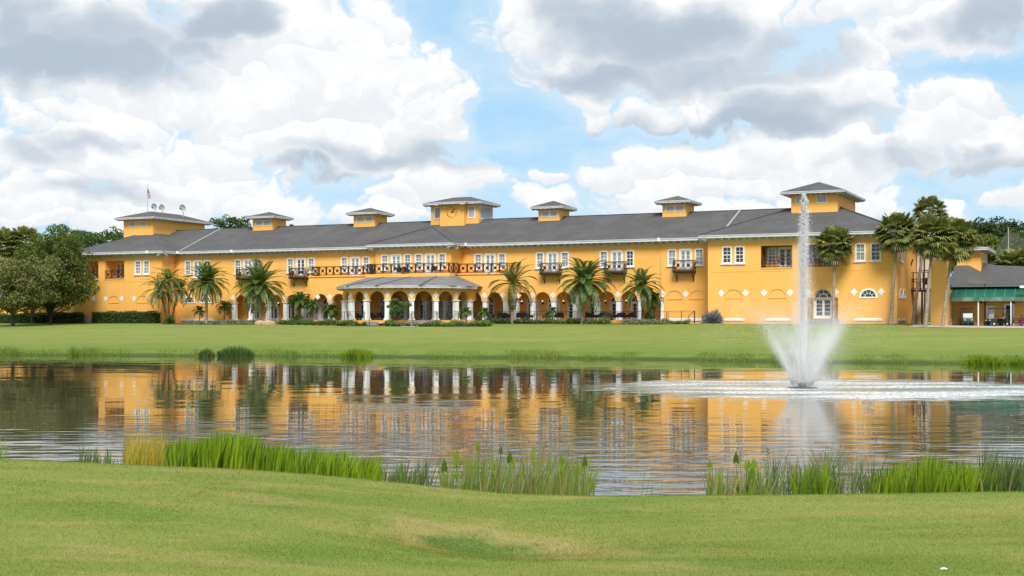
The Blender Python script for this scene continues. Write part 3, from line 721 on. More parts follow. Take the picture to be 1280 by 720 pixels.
# centre pavilion upper storey and its terrace edge
wall(w, yplane(0.0), 51.86, 63.06, 6.0, SOF, tri_ops(CEN[0]) + tri_ops(CEN[1]))
wall(w, xplane(63.06, -1), 0, YM, 6.0, SOF); wall(w, xplane(51.86, 1), 0, YM, 6.0, SOF)
w.box(51.2, 63.7, -1.5, -0.004, 6.05, 6.46)
w.box(51.87, 63.05, 0.004, 1.07, 6.05, 6.2)
# wings
blw = [7.55, 12.82]
lop = [rect(1.19, 4.7, F2, 9.12, 2.4, back=True, sill=True), rect(5.91, 9.55, F2, 9.12, 2.4, back=True, sill=True),
       rect(11.55, 12.6, 7.1, 9.05), rect(13.1, 14.15, 7.1, 9.05)]
wall(w, yplane(0), 0, 16.36, SPR, SOF, lop + [arch(c, 1.05, SPR, SPR, 0.07, back=True) for c in blw])
wall(w, yplane(0), 0, 16.36, 0, SPR, [rect(c-1.05, c+1.05, 0.55, SPR, 0.07, back=True) for c in blw])
wall(w, xplane(16.36, -1), 0, YM, 0, SOF); wall(w, xplane(0, 1), 0, 26, 0, SOF)
blr = [100.3, 105.45]
RX1 = 118.9
rop = [rect(98.98, 100.04, 7.1, 9.05), rect(100.5, 101.56, 7.1, 9.05), rect(103.55, 107.2, F2, 9.05, 2.0, back=True, sill=True),
       rect(108.8, 112.4, F2, 9.05, 2.0, back=True, sill=True), rect(114.36, 115.42, 7.1, 9.05), rect(116.05, 117.11, 7.1, 9.05)]
DX = 110.69
rop2 = [arch(c, 1.05, SPR, SPR, 0.07, back=True) for c in blr] + [arch(DX, 1.05, SPR, SPR, 0.5), arch(115.78, HALFR, 2.99, 2.99, 0.14)]
wall(w, yplane(0), 97.21, RX1, SPR, SOF, rop + rop2)
wall(w, yplane(0), 97.21, RX1, 0, SPR, [rect(c-1.05, c+1.05, 0.66, SPR, 0.07, back=True) for c in blr] + [rect(DX-1.05, DX+1.05, 0.62, SPR, 0.5)])
side_ops = [rect(1.75, 2.75, 7.1, 9.05), rect(3.2, 4.2, 7.1, 9.05)]
side_half = [arch(2.75, HALFR, 2.99, 2.99, 0.14), arch(5.35, HALFR, 2.99, 2.99, 0.14)]
wall(w, xplane(RX1, -1), 0, 24, 0, SOF, side_ops + side_half); wall(w, xplane(97.21, 1), 0, YM, 0, SOF)
# rear
wall(w, yplane(20.8), 16.36, 97.2, 0, SOF); wall(w, yplane(26), 0, 16.36, 0, SOF); wall(w, yplane(24), 97.2, RX1, 0, SOF)
wall(w, xplane(16.36, -1), 20.8, 26, 0, SOF); wall(w, xplane(97.21, 1), 20.8, 24, 0, SOF)
# a low string course on the right wing and main wall
for a, b, y in ((97.4, 118.7, 0), (0.2, 16.2, 0)): w.box(a, b, y-0.025, y-0.003, 6.06, 6.14)
w.build('wall', 'stucco', CH)

# loggia: back wall, ceiling, ends, floor
g = MB()
doors_px = [320, 342, 363.5, 385.5, 410, 433, 456.5, 481, 505.5, 530.5, 557, 584, 610.5, 638, 666, 692, 717.5, 744, 771, 797]
door_x = [U(p, YB) for p in doors_px]
dops = [arch(x, 0.85, F1+0.02, 2.75, 0.12) for x in door_x]
wall(g, yplane(YB), 24.5, 90.75, F1, 4.6, dops)
wall(g, xplane(24.5, -1), YM, YB, 0, 4.6); wall(g, xplane(90.75, -1), YM, YB, 0, 4.6)
g.quad((24.5, YM, 4.6), (90.75, YM, 4.6), (90.75, YB, 4.6), (24.5, YB, 4.6))
g.quad((40.7, YP+.5, 4.62), (70.6, YP+.5, 4.62), (70.6, YM, 4.62), (40.7, YM, 4.62))
g.build('loggia_wall', 'innerwall', CH)
t = MB()
t.box(24.72, 41.5, 2.55, YB, 0.0, F1); t.box(41.5, 91.3, -0.35, YB, 0.0, F1)
t.build('terrace_plinth', 'stucco', CH)
t = MB(); t.box(24.8, 41.5, 2.65, YB, F1, F1+0.02); t.box(41.52, 91.2, -0.25, YB, F1, F1+0.02)
t.build('terrace_paving', 'concrete', CH)

# bow-fronted porch
BC, BY, BR = 57.3, -0.3, 8.8
bang = [R(-90 + 20*i) for i in range(10)]
bpt = lambda r, a: (BC + r*math.sin(a), BY - r*math.cos(a))
p = MB()
for i in range(9):
    (ax, ay), (bx, by) = bpt(BR, bang[i]), bpt(BR, bang[i+1])
    L = math.hypot(bx-ax, by-ay); ux, uy = (bx-ax)/L, (by-ay)/L
    mp = lambda s, z, t, ax=ax, ay=ay, ux=ux, uy=uy: (ax+ux*s - uy*t, ay+uy*s + ux*t, z)
    wall(p, mp, 0, L, SPR, 4.45, [arch(L/2, 1.12, SPR, SPR, 0.42)])
    mq = lambda s, z, t, ax=ax, ay=ay, ux=ux, uy=uy: (ax+ux*s - uy*(0.42), ay+uy*s + ux*(0.42), z)
    wall(p, mq, 0, L, SPR, 4.45, [arch(L/2, 1.12, SPR, SPR, 0.0)])
for x0_, x1_ in ((BC-BR, BC-BR+.42), (BC+BR-.42, BC+BR)):
    p.box(x0_+.003, x1_-.003, BY-.1, YP-0.003, SPR+.003, 4.45)
p.build('porch_wall', 'stucco', CH)
p = MB(); n = len(bang)
vs = [(*bpt(BR+0.55, a), 0.0) for a in bang] + [(*bpt(BR+0.55, a), F1) for a in bang]
fs = [(i, i+1, n+i+1, n+i) for i in range(n-1)] + [tuple(range(n, 2*n))]
p.add(vs, fs); p.build('porch_plinth', 'stucco', CH)
p = MB(); vs = [(*bpt(BR+0.45, a), F1+0.024) for a in bang]; p.add(vs, [tuple(range(n))]); p.build('porch_paving', 'greyconcrete', CH)
p = MB(); vs = [(*bpt(BR+0.4, a), 4.452) for a in bang]; p.add(vs, [tuple(range(n))]); p.build('porch_ceiling', 'soffit', CH)

def eave_band(pts, z, name, parent, closed=True, h=0.34, dent=0.9, over=0.95, brh=0.27, frieze=None, gut=0.12):
    """white gutter along the eave polygon, boxed soffit and pale brackets beneath"""
    q = MB()
    segs = list(zip(pts, pts[1:] + (pts[:1] if closed else [])))
    if not closed: segs = segs[:len(pts)-1]
    for (ax, ay), (bx, by) in segs:
        L = math.hypot(bx-ax, by-ay)
        ux, uy = (bx-ax)/L, (by-ay)/L; nx_, ny_ = -uy, ux          # inward for the walking direction used here
        z0 = z - h
        q.cur = 0
        # gutter face with a small lip
        for zz0, zz1, o in ((z0, z-0.10, 0.05), (z-0.10, z, 0.0)):
            A = (ax+nx_*o, ay+ny_*o); B = (bx+nx_*o, by+ny_*o)
            q.quad((*A, zz0), (*B, zz0), (*B, zz1), (*A, zz1))
        q.quad((ax, ay, z), (bx, by, z), (bx+nx_*gut, by+ny_*gut, z+0.002), (ax+nx_*gut, ay+ny_*gut, z+0.002))
        q.quad((ax, ay, z-0.10), (bx, by, z-0.10), (bx+nx_*.05, by+ny_*.05, z-0.10), (ax+nx_*.05, ay+ny_*.05, z-0.10))
        q.cur = 1
        q.quad((ax, ay, z0), (bx, by, z0), (bx+nx_*over, by+ny_*over, z0), (ax+nx_*over, ay+ny_*over, z0))
        if dent:
            m = max(1, int((L-0.3)/dent)); q.cur = 2
            for i in range(m+1):
                s = (L - m*dent)/2 + i*dent
                cx, cy = ax+ux*s, ay+uy*s; hw = 0.11
                c0 = (cx+nx_*0.14, cy+ny_*0.14); c1 = (cx+nx_*(over-0.02), cy+ny_*(over-0.02))
                vs = []
                for (px_, py_), zb in ((c0, z0-brh*0.45), (c1, z0-brh)):
                    for sg in (-1, 1):
                        vs += [(px_+ux*hw*sg, py_+uy*hw*sg, z0-0.004), (px_+ux*hw*sg, py_+uy*hw*sg, zb)]
                q.add(vs, [(0,1,3,2),(4,6,7,5),(0,4,5,1),(2,3,7,6),(1,5,7,3)])
        if frieze:
            q.cur = 3
            A = (ax+nx_*(over-0.03), ay+ny_*(over-0.03)); B = (bx+nx_*(over-0.03), by+ny_*(over-0.03))
            q.quad((*A, z0-frieze), (*B, z0-frieze), (*B, z0), (*A, z0))
    return q.build(name, ['gutter', 'soffit', 'bracket', 'cream'], parent)

# porch roof: a faceted skirt from the eave up to the terrace edge
rang = [R(a) for a in (-90, -72, -50, -26, 4, 36, 62, 78, 90)]
reave = [bpt(BR+0.95, a) for a in rang]
rtop = [(51.25, -0.2), (51.25, -1.3), (51.5, -1.52), (54.0, -1.53), (58.0, -1.53), (61.8, -1.53), (63.5, -1.52), (63.72, -1.2), (63.72, -0.2)]
p = MB()
for i in range(len(rang)-1):
    p.quad((*reave[i], 4.72), (*reave[i+1], 4.72), (*rtop[i+1], 6.04), (*rtop[i], 6.04))
p.quad((*reave[0], 4.72), (*rtop[0], 6.04), (51.25, YP-.02, 6.04), (reave[0][0], YP-.02, 4.72))
p.quad((*rtop[-1], 6.04), (*reave[-1], 4.72), (reave[-1][0], YP-.02, 4.72), (63.72, YP-.02, 6.04))
p.build('porch_roof', 'roof2', CH)
p = MB()
for i in (3, 4, 5):                                    # hip cappings
    p.bar((*reave[i], 4.75), (*rtop[i], 6.06), 0.3, 0.05)
p.build('porch_roof_hip', 'roof', CH)
eave_band([bpt(BR+0.95, a) for a in bang], 4.72, 'porch_cornice', CH, closed=False, h=0.28, dent=0.75, over=0.9, brh=0.2)

# columns
def column_me():
    q = MB(); z0 = F1+0.02
    q.box(-.40, .40, -.40, .40, z0, z0+.14); q.box(-.35, .35, -.35, .35, z0+.142, z0+.24)
    q.lathe([(.0, z0+.242), (.345, z0+.243), (.34, z0+1.3), (.33, SPR-.16), (.33, SPR-.15)], n=4)
    q.v[-20:] = [((x*math.cos(PI/4)-y*math.sin(PI/4))*1.18, (x*math.sin(PI/4)+y*math.cos(PI/4))*1.18, z) for x, y, z in q.v[-20:]]
    q.box(-.34, .34, -.34, .34, SPR-.155, SPR-.10); q.box(-.38, .38, -.38, .38, SPR-.098, SPR-.004)
    o = q.build('column', 'white', CH); return o
col0 = column_me(); first = True
def put_part(o, name, x, y, z=0, rz=0):
    global first
    c = o.copy(); COL.objects.link(c); c.location = (x, y, z); c.rotation_euler = (0, 0, rz); c.parent = CH; return c
cols = [(GRID(k), YM+0.4, 0) for k in range(0, 5)] + [(GRID(k), YM+0.4, 0) for k in range(16, 23)]
cols += [(41.12, YP+0.4, 0), (70.17, YP+0.4, 0), (40.9, YM+.35, 0), (70.75, YM+.4, 0)] + [(GRID(k), YP+0.4, 0) for k in range(6, 15)]
cols += [(*bpt(BR-0.12, a), a) for a in bang]
for i, (x, y, a) in enumerate(cols):
    if i == 0: col0.location = (x, y, 0)
    else: put_part(col0, 'column', x, y, 0, a)

# white diamond tiles
q = MB(); q.add([(0,-.03,-.43),(.40,-.03,0),(0,-.03,.43),(-.40,-.03,0),(0,0,-.43),(.40,0,0),(0,0,.43),(-.40,0,0)], [(0,1,2,3),(0,4,5,1),(1,5,6,2),(2,6,7,3),(3,7,4,0)])
dia0 = q.build('diamond_tile', 'white', CH)
dpos = [(GRID(k), YM, 0) for k in (-3, -2, -1, 0, 1, 2, 3, 4)] + [(40.3, YM, 0), (GRID(k0:=5)+1.0, YP, 0)]
dpos += [(GRID(k), YP, 0) for k in (6, 7, 14)] + [(69.9, YP, 0), (71.2, YM, 0)] + [(GRID(k), YM, 0) for k in range(16, 24)] + [(96.7, YM, 0)]
dpos += [(x, 0, 0) for x in (1.0, 3.79, 6.05, 9.05, 11.33, 14.31, 98.8, 101.75, 103.92, 106.93, 109.03, 112.15, 114.2, 117.2)]
dpos += [(*bpt(BR, a), a) for a in bang[1:-1]]
for i, (x, y, a) in enumerate(dpos):
    if i == 0: dia0.location = (x, y-0.003, 3.6)
    else: put_part(dia0, 'diamond_tile', x + (0.0), y-0.003 if a == 0 else y, 3.6, a)

# white plinth strips under the blank arches
for a, b, y in ((17.3, 23.2, YM), (90.95, 96.9, YM), (99.2, 101.6, 0), (104.0, 107.0, 0), (114.2, 117.3, 0)):
    q = MB(); q.box(a, b, y-0.09, y-0.003, 0.36, 0.60); q.box(a+.25, b-.25, y-0.06, y-0.003, 0.598, 0.66); q.build('white_sill_course', 'white', CH)
q = MB(); q.box(RX1+.003, RX1+.09, 0.7, 6.6, 0.36, 0.60); q.build('white_sill_course', 'white', CH)

# windows and doors; each one a frame with pane (and sill) beneath it
def window(x, z0, z1, w_, y=0.0, curtain=True, sill=True, nx_=2, nz=4, axis='x'):
    fr = MB(); e = 0.11; yy0, yy1 = y-0.06, y+0.10
    a, b = x-w_/2, x+w_/2
    fr.box(a-.06, a+e, yy0, yy1, z0, z1); fr.box(b-e, b+.06, yy0, yy1, z0, z1)
    fr.box(a+e, b-e, yy0, yy1, z1-e, z1+.06); fr.box(a+e, b-e, yy0, yy1, z0, z0+e)
    mz = (z0+z1)/2
    fr.box(a+e, b-e, y+.02, yy1, mz-.045, mz+.045)
    for i in range(1, nx_):
        xm = a+e + (b-a-2*e)*i/nx_; fr.box(xm-.022, xm+.022, y+.045, y+.095, z0+e, z1-e)
    for j in range(1, nz):
        if j*2 == nz: continue
        zm = z0+e + (z1-z0-2*e)*j/nz; fr.box(a+e, b-e, y+.047, y+.093, zm-.022, zm+.022)
    rot = (lambda o: o)
    o = fr.build('window', 'white', CH)
    pn = MB(); pn.box(a+.02, b-.02, y+0.102, y+0.118, z0+.02, z1-.02); pn.build('pane', 'curtain' if curtain else 'glass', o)
    if sill:
        s = MB(); s.box(a-.18, b+.18, y-.16, y-.065, z0-.16, z0-.01); s.build('sill', 'white', o)
    return o
def french_door(x, z0, z1, w_, y=0.0, curtain=True, parent=CH, leaves=2, nz=4, name='french_door', pm=None):
    fr = MB(); a, b = x-w_/2, x+w_/2; e = 0.12; yy0, yy1 = y-.06, y+.10
    fr.box(a-.05, a+e, yy0, yy1, z0, z1); fr.box(b-e, b+.05, yy0, yy1, z0, z1); fr.box(a+e, b-e, yy0, yy1, z1-e, z1+.05)
    L = (b-a-2*e)/leaves
    for i in range(leaves):
        l0 = a+e+L*i; l1 = l0+L; st = 0.12
        fr.box(l0+.005, l0+st, y+.01, yy1, z0, z1-e); fr.box(l1-st, l1-.005, y+.01, yy1, z0, z1-e)
        fr.box(l0+st, l1-st, y+.01, yy1, z0, z0+.32); fr.box(l0+st, l1-st, y+.01, yy1, z1-e-.14, z1-e)
        for j in range(1, nz):
            zm = z0+.32 + (z1-e-.14-z0-.32)*j/nz; fr.box(l0+st, l1-st, y+.05, y+.095, zm-.022, zm+.022)
    o = fr.build(name, 'white', parent)
    pn = MB(); pn.box(a+.02, b-.02, y+.102, y+.118, z0+.01, z1-.02); pn.build('pane', pm or ('curtain' if curtain else 'glass'), o)
    return o
def halfround(x, z0, r, y=0.0, map_=None, parent=CH):
    mp = map_ or (lambda s, z, t: (s, y+t, z))
    fr = MB(); N = 16
    def ring(r0, r1, t0, t1):
        for i in range(N):
            a0, a1 = PI*i/N, PI*(i+1)/N
            pts = [(x-r0*math.cos(a0), z0+r0*math.sin(a0)), (x-r0*math.cos(a1), z0+r0*math.sin(a1)), (x-r1*math.cos(a1), z0+r1*math.sin(a1)), (x-r1*math.cos(a0), z0+r1*math.sin(a0))]
            fr.add([mp(s, z, t0) for s, z in pts] + [mp(s, z, t1) for s, z in pts], [(0,1,2,3),(0,4,5,1),(1,5,6,2),(2,6,7,3),(3,7,4,0)])
    ring(r-.10, r+.10, -0.06, 0.1); ring(r*.44, r*.44+.05, .03, .1)
    for i in range(1, 5):
        a = PI*i/5; c, s_ = math.cos(a), math.sin(a); n_ = (s_*.022, c*.022)
        P0 = (x-c*r*.46, z0+s_*r*.46); P1 = (x-c*(r-.1), z0+s_*(r-.1))
        pts = [(P0[0]-n_[0], P0[1]-n_[1]), (P0[0]+n_[0], P0[1]+n_[1]), (P1[0]+n_[0], P1[1]+n_[1]), (P1[0]-n_[0], P1[1]-n_[1])]
        fr.add([mp(s, z, .04) for s, z in pts] + [mp(s, z, .095) for s, z in pts], [(0,1,2,3),(0,4,5,1),(2,6,7,3),(1,5,6,2),(3,7,4,0)])
    pts = [(x-r-.1, z0-.10), (x+r+.1, z0-.10), (x+r+.1, z0+.06), (x-r-.1, z0+.06)]
    fr.add([mp(s, z, -.07) for s, z in pts] + [mp(s, z, .1) for s, z in pts], [(0,1,2,3),(0,4,5,1),(1,5,6,2),(2,6,7,3),(3,7,4,0)])
    o = fr.build('half_round_window', 'white', parent)
    pn = MB(); pts = [(x-(r-.02)*math.cos(PI*i/N), z0+(r-.02)*math.sin(PI*i/N)) for i in range(N+1)]
    pn.add([mp(s, z, .105) for s, z in pts], [list(range(N+1))]); pn.build('pane', 'glass', o)
    return o

def triple(c, y, cl=True, cr=True, cd=True):
    window(c-1.72, 7.1, 9.05, WINW, y, cl); window(c+1.72, 7.1, 9.05, WINW, y, cr); french_door(c, F2+.02, 9.05, DOORW, y, cd)
for k, v in TRI.items(): triple(v, YM, True, k not in ('T1', 'T7'), k not in ('T2',))
for c in CEN: triple(c, 0.0)
window(12.075, 7.1, 9.05, 1.05); window(13.625, 7.1, 9.05, 1.05)
window(99.51, 7.1, 9.05, 1.06, 0, False); window(101.03, 7.1, 9.05, 1.06, 0, False)
window(114.89, 7.1, 9.05, 1.06, 0, True); window(116.58, 7.1, 9.05, 1.06, 0, False)
for c in half_l: halfround(c, 2.99, HALFR, YM)
halfround(115.78, 2.99, HALFR, 0)
for c in (2.75, 5.35): halfround(c, 2.99, HALFR, map_=xplane(RX1, -1))
for c in (2.25, 3.7):
    q = MB(); q.box(RX1-.1, RX1+.06, c-.55, c-.40, 7.1, 9.05); q.box(RX1-.1, RX1+.06, c+.40, c+.55, 7.1, 9.05)
    q.box(RX1-.1, RX1+.06, c-.40, c+.40, 8.93, 9.1); q.box(RX1-.1, RX1+.06, c-.40, c+.40, 7.1, 7.22); q.box(RX1-.09, RX1+.0, c-.40, c+.40, 8.03, 8.12)
    o = q.build('window', 'white', CH); q = MB(); q.box(RX1-.125, RX1-.105, c-.48, c+.48, 7.12, 9.0); q.build('pane', 'curtain', o)
    q = MB(); q.box(RX1+.065, RX1+.16, c-.7, c+.7, 6.94, 7.09); q.build('sill', 'white', o)

# arched garden doors at the back of the loggia
def arched_door(x, y, z0, spring, r, glass='glass'):
    o = french_door(x, z0, spring, 2*r-.02, y, False, name='arched_door', pm=glass)
    h = MB(); N = 14
    for r0, r1 in ((r-.11, r+.04), (r*.42, r*.42+.05)):
        for i in range(N):
            a0, a1 = PI*i/N, PI*(i+1)/N
            pts = [(x-r0*math.cos(a0), spring+r0*math.sin(a0)), (x-r0*math.cos(a1), spring+r0*math.sin(a1)), (x-r1*math.cos(a1), spring+r1*math.sin(a1)), (x-r1*math.cos(a0), spring+r1*math.sin(a0))]
            h.add([(s, y-.06, z) for s, z in pts] + [(s, y+.1, z) for s, z in pts], [(0,1,2,3),(0,4,5,1),(1,5,6,2),(2,6,7,3),(3,7,4,0)])
    for a in (PI/4, PI/2, 3*PI/4): h.bar((x-math.cos(a)*r*.44, y+.07, spring+math.sin(a)*r*.44), (x-math.cos(a)*(r-.1), y+.07, spring+math.sin(a)*(r-.1)), .045)
    h.build('fanlight_frame', 'white', o)
    pn = MB(); pts = [(x-(r-.02)*math.cos(PI*i/N), y+.105, spring+.02+(r-.02)*math.sin(PI*i/N)) for i in range(N+1)]
    pn.add(pts, [list(range(N+1))]); pn.build('fanlight_pane', glass, o)
    return o
for x in door_x: arched_door(x, YB, F1+.02, 2.75, 0.85)
arched_door(DX, 0.35, 0.62, SPR, 1.04)
q = MB()
for i in range(4): q.box(DX-1.7, DX+1.9, -0.45-0.42*i, -0.005 if i == 0 else -0.45-0.42*(i-1)-.002, 0.0 - (0.3 if i else 0), 0.6-0.16*i)
q.build('door_steps', 'greyconcrete', CH)
for s in (-1, 1):                      # ironwork panels hooked back beside the door
    q = MB(); xc = DX+s*1.42
    q.box(xc-.27, xc-.22, -.09, -.01, .7, 2.95); q.box(xc+.22, xc+.27, -.09, -.01, .7, 2.95)
    q.box(xc-.22, xc+.22, -.09, -.01, .7, .76); q.box(xc-.22, xc+.22, -.09, -.01, 2.89, 2.95)
    for j in range(7): q.bar((xc-.22, -.05, .78+.3*j), (xc+.22, -.05, 1.06+.3*j), .035); q.bar((xc+.22, -.045, .78+.3*j), (xc-.22, -.045, 1.06+.3*j), .035)
    q.build('door_grille', 'iron', CH)

# recessed loggias of the wings: doors on the back wall and railings in the opening
def ironrail(mb, a, b, z0, z1, bays, plates=True, t=0.06):
    """ornamental railing between 2D points a and b: frames, inner squares, corner ties and a centre plate"""
    ax, ay = a; bx, by = b; L = math.hypot(bx-ax, by-ay); ux, uy = (bx-ax)/L, (by-ay)/L
    P = lambda s, z: (ax+ux*s, ay+uy*s, z)
    mb.bar(P(0, z1), P(L, z1), .075); mb.bar(P(0, z0), P(L, z0), .07)
    for i in range(bays+1): mb.bar(P(L*i/bays, z0-.05), P(L*i/bays, z1), t*1.15)
    h = z1-z0
    for i in range(bays):
        c = L*(i+.5)/bays; zc = (z0+z1)/2; w2 = min(L/bays, h)*.5-.09; k = w2*.42
        for (s0, q0), (s1, q1) in (((-1,-1),(1,-1)),((1,-1),(1,1)),((1,1),(-1,1)),((-1,1),(-1,-1))):
            mb.bar(P(c+s0*w2, zc+q0*w2), P(c+s1*w2, zc+q1*w2), .05)
            mb.bar(P(c+s0*w2, zc+q0*w2), P(c+s0*k, zc+q0*k), .055)
        if plates:
            mb.bar(P(c-k*.9, zc), P(c+k*.9, zc), .03, 2*k*.9)
for a, b, dx, mat in ((1.19, 4.7, 2.1, 'stucco'), (5.91, 9.55, 6.85, 'stucco'), (103.55, 107.2, 106.0, 'brownwall'), (108.8, 112.4, 111.2, 'brownwall')):
    yb = 2.4 if a < 50 else 2.0
    french_door(dx, F2+.02, 8.95, 1.7, yb-.13, a < 50)
    if a > 50: window(dx-1.6, 7.1, 8.9, .95, yb-.13, True, False)
    q = MB(); q.box(a+.004, a+.06, 0.03, yb-.01, F2+.01, 9.11 if a < 50 else 9.04); q.box(a+.064, b-.004, 0.03, yb-.2, 9.02, 9.03); q.build('loggia_lining', mat, CH)
    q = MB(); ironrail(q, (a, 0.06), (b, 0.06), F2+.1, F2+1.22, 3 if a < 50 else 7, plates=a < 50); q.build('loggia_railing', 'rustiron' if a < 50 else 'iron', CH)
    q = MB(); q.box(a-.1, b+.1, -.07, -.004, F2-.12, F2-.01); q.build('loggia_sill', 'stucco', CH)

# little iron balconies on the main wall
for k in ('T1', 'T2', 'T6', 'T7', 'T8'):
    c = TRI[k]; y0 = YM-1.0
    q = MB(); q.box(c-1.32, c+1.32, y0, YM-.004, 6.18, 6.40); q.box(c-1.36, c+1.36, y0-.04, y0+.05, 6.24, 6.44)
    bal = q.build('balcony', 'iron', CH)
    q = MB(); ironrail(q, (c-1.3, y0+.03), (c+1.3, y0+.03), 6.5, 7.66, 2); ironrail(q, (c-1.3, y0+.05), (c-1.3, YM-.02), 6.5, 7.66, 1); ironrail(q, (c+1.3, y0+.05), (c+1.3, YM-.02), 6.5, 7.66, 1)
    q.build('railing', 'iron', bal)
    for s in (-1.05, 1.05):
        q = MB(); q.tube([(c+s, y0+.15, 6.17), (c+s, y0+.2, 5.9), (c+s, y0+.55, 5.62), (c+s, YM-.25, 5.4), (c+s, YM-.06, 5.15)], .05, 6)
        q.tube([(c+s, YM-.05, 6.17), (c+s, YM-.05, 5.1)], .035, 6); q.build('bracket', 'rustiron', bal)
# terrace railings
for a, b, y, nb in ((41.0, 51.5, YP+.12, 9), (63.6, 70.5, YP+.12, 6)):
    q = MB(); ironrail(q, (a, y), (b, y), 6.56, 7.72, nb)
    if a < 50: ironrail(q, (a, y), (a, YM-.02), 6.56, 7.72, 1)
    else: ironrail(q, (b, y), (b, YM-.02), 6.56, 7.72, 1)
    q.build('terrace_railing', 'rustiron', CH)
q = MB(); ironrail(q, (51.4, -1.4), (63.5, -1.4), 6.56, 7.78, 10); ironrail(q, (51.4, -1.4), (51.4, YP+.1), 6.56, 7.78, 2); ironrail(q, (63.5, -1.4), (63.5, YP+.1), 6.56, 7.78, 2)
q.build('terrace_railing', 'iron', CH)

# roofs
SL = 0.4
def hip(mb, x0, x1, y0, y1, z, sl=SL):
    """hip roof over a rectangle"""
    wx, wy = x1-x0, y1-y0; h = min(wx, wy)/2*sl
    if wx <= wy: r0, r1 = ((x0+x1)/2, y0+wx/2, z+h), ((x0+x1)/2, y1-wx/2, z+h)
    else: r0, r1 = (x0+wy/2, (y0+y1)/2, z+h), (x1-wy/2, (y0+y1)/2, z+h)
    A, B, C, D = (x0,y0,z), (x1,y0,z), (x1,y1,z), (x0,y1,z)
    if wx <= wy: mb.add([A,B,C,D,r0,r1], [(0,1,4),(1,2,5,4),(2,3,5),(3,0,4,5)])
    else: mb.add([A,B,C,D,r0,r1], [(0,1,5,4),(1,2,5),(2,3,4,5),(3,0,4)])
    return r0, r1
EV = 2.2; RY = 12.0; RZ = EAVE + (RY-EV)*SL
r = MB()
r.quad((8, EV, EAVE), (108, EV, EAVE), (108, RY, RZ), (8, RY, RZ)); r.quad((8, RY, RZ), (108, RY, RZ), (108, 21.8, EAVE), (8, 21.8, EAVE))
r.build('main_roof', 'roof', CH)
r = MB(); hip(r, -1.0, 17.36, -1.0, 27, EAVE+.004); r.build('wing_roof', 'roof', CH)
r = MB(); RR = hip(r, 96.2, RX1+1.0, -1.0, 25, EAVE+.004); r.build('wing_roof', 'roof', CH)
r = MB(); hip(r, 50.86, 64.06, -1.0, 19, EAVE+.008); r.build('pavilion_roof', 'roof', CH)
r = MB()
r.box(8.5, 107, RY-.16, RY+.16, RZ-.03, RZ+.05)
for (a, b) in (((-1,-1),(8.18,8.18)), ((17.36,-1),(8.18,8.18)), ((96.2,-1),(108.05,10.85)), ((RX1+1,-1),(108.05,10.85)), ((50.86,-1),(57.46,5.6)), ((64.06,-1),(57.46,5.6))):
    h = (b[1]+1)*SL; r.bar((*a, EAVE+.03), (*b, EAVE+h+.03), 0.32, 0.05)
r.build('ridge_cap', 'roof', CH)
for xs, ys in ((17.75, EV+.1), (97.95, 4.1)):
    q = MB(); q.bar((xs, ys, EAVE+(ys-EV)*SL+.05), (xs, RY, RZ+.05), .22, .10); q.build('expansion_cover', 'steel', CH)
# cornices (walked so that the inside is on the left)
eave_band([(17.36, EV), (50.86, EV)], EAVE, 'cornice', CH, False, frieze=.42, over=1.0)
eave_band([(64.06, EV), (96.2, EV)], EAVE, 'cornice', CH, False, frieze=.42, over=1.0)
eave_band([(50.86, 2.2), (50.86, -1.0), (64.06, -1.0), (64.06, 2.2)], EAVE+.004, 'cornice', CH, False, frieze=.42, over=1.0)
eave_band([(-1, 27), (-1, -1), (17.36, -1), (17.36, EV)], EAVE+.004, 'cornice', CH, False, frieze=.42, over=1.0)
eave_band([(96.2, EV), (96.2, -1), (RX1+1, -1), (RX1+1, 25)], EAVE+.004, 'cornice', CH, False, frieze=.42, over=1.0)
# downpipes
for x, y in ((27.0, YM), (64.6, YM), (90.4, YM), (16.55, YM)):
    q = MB(); q.tube([(x, y-.95, EAVE-.2), (x, y-.5, EAVE-.45), (x, y-.1, EAVE-.75)], .06, 6); q.cur = 1; q.tube([(x, y-.1, EAVE-.75), (x, y-.1, 4.3 if x > 50 else 1)], .055, 6)
    q.build('downpipe', ['white', 'stucco'], CH)
for x, y, z in ((17.5, EV-.04, EAVE-.08), (27.0, EV-.06, EAVE-.1), (64.1, EV-.04, EAVE-.05), (90.4, EV-.06, EAVE-.1), (14.6, -1.06, EAVE-.1)):
    q = MB(); q.box(x-.16, x+.16, y-.1, y+.1, z-.25, z+.16); q.build('rainwater_head', 'white', CH)

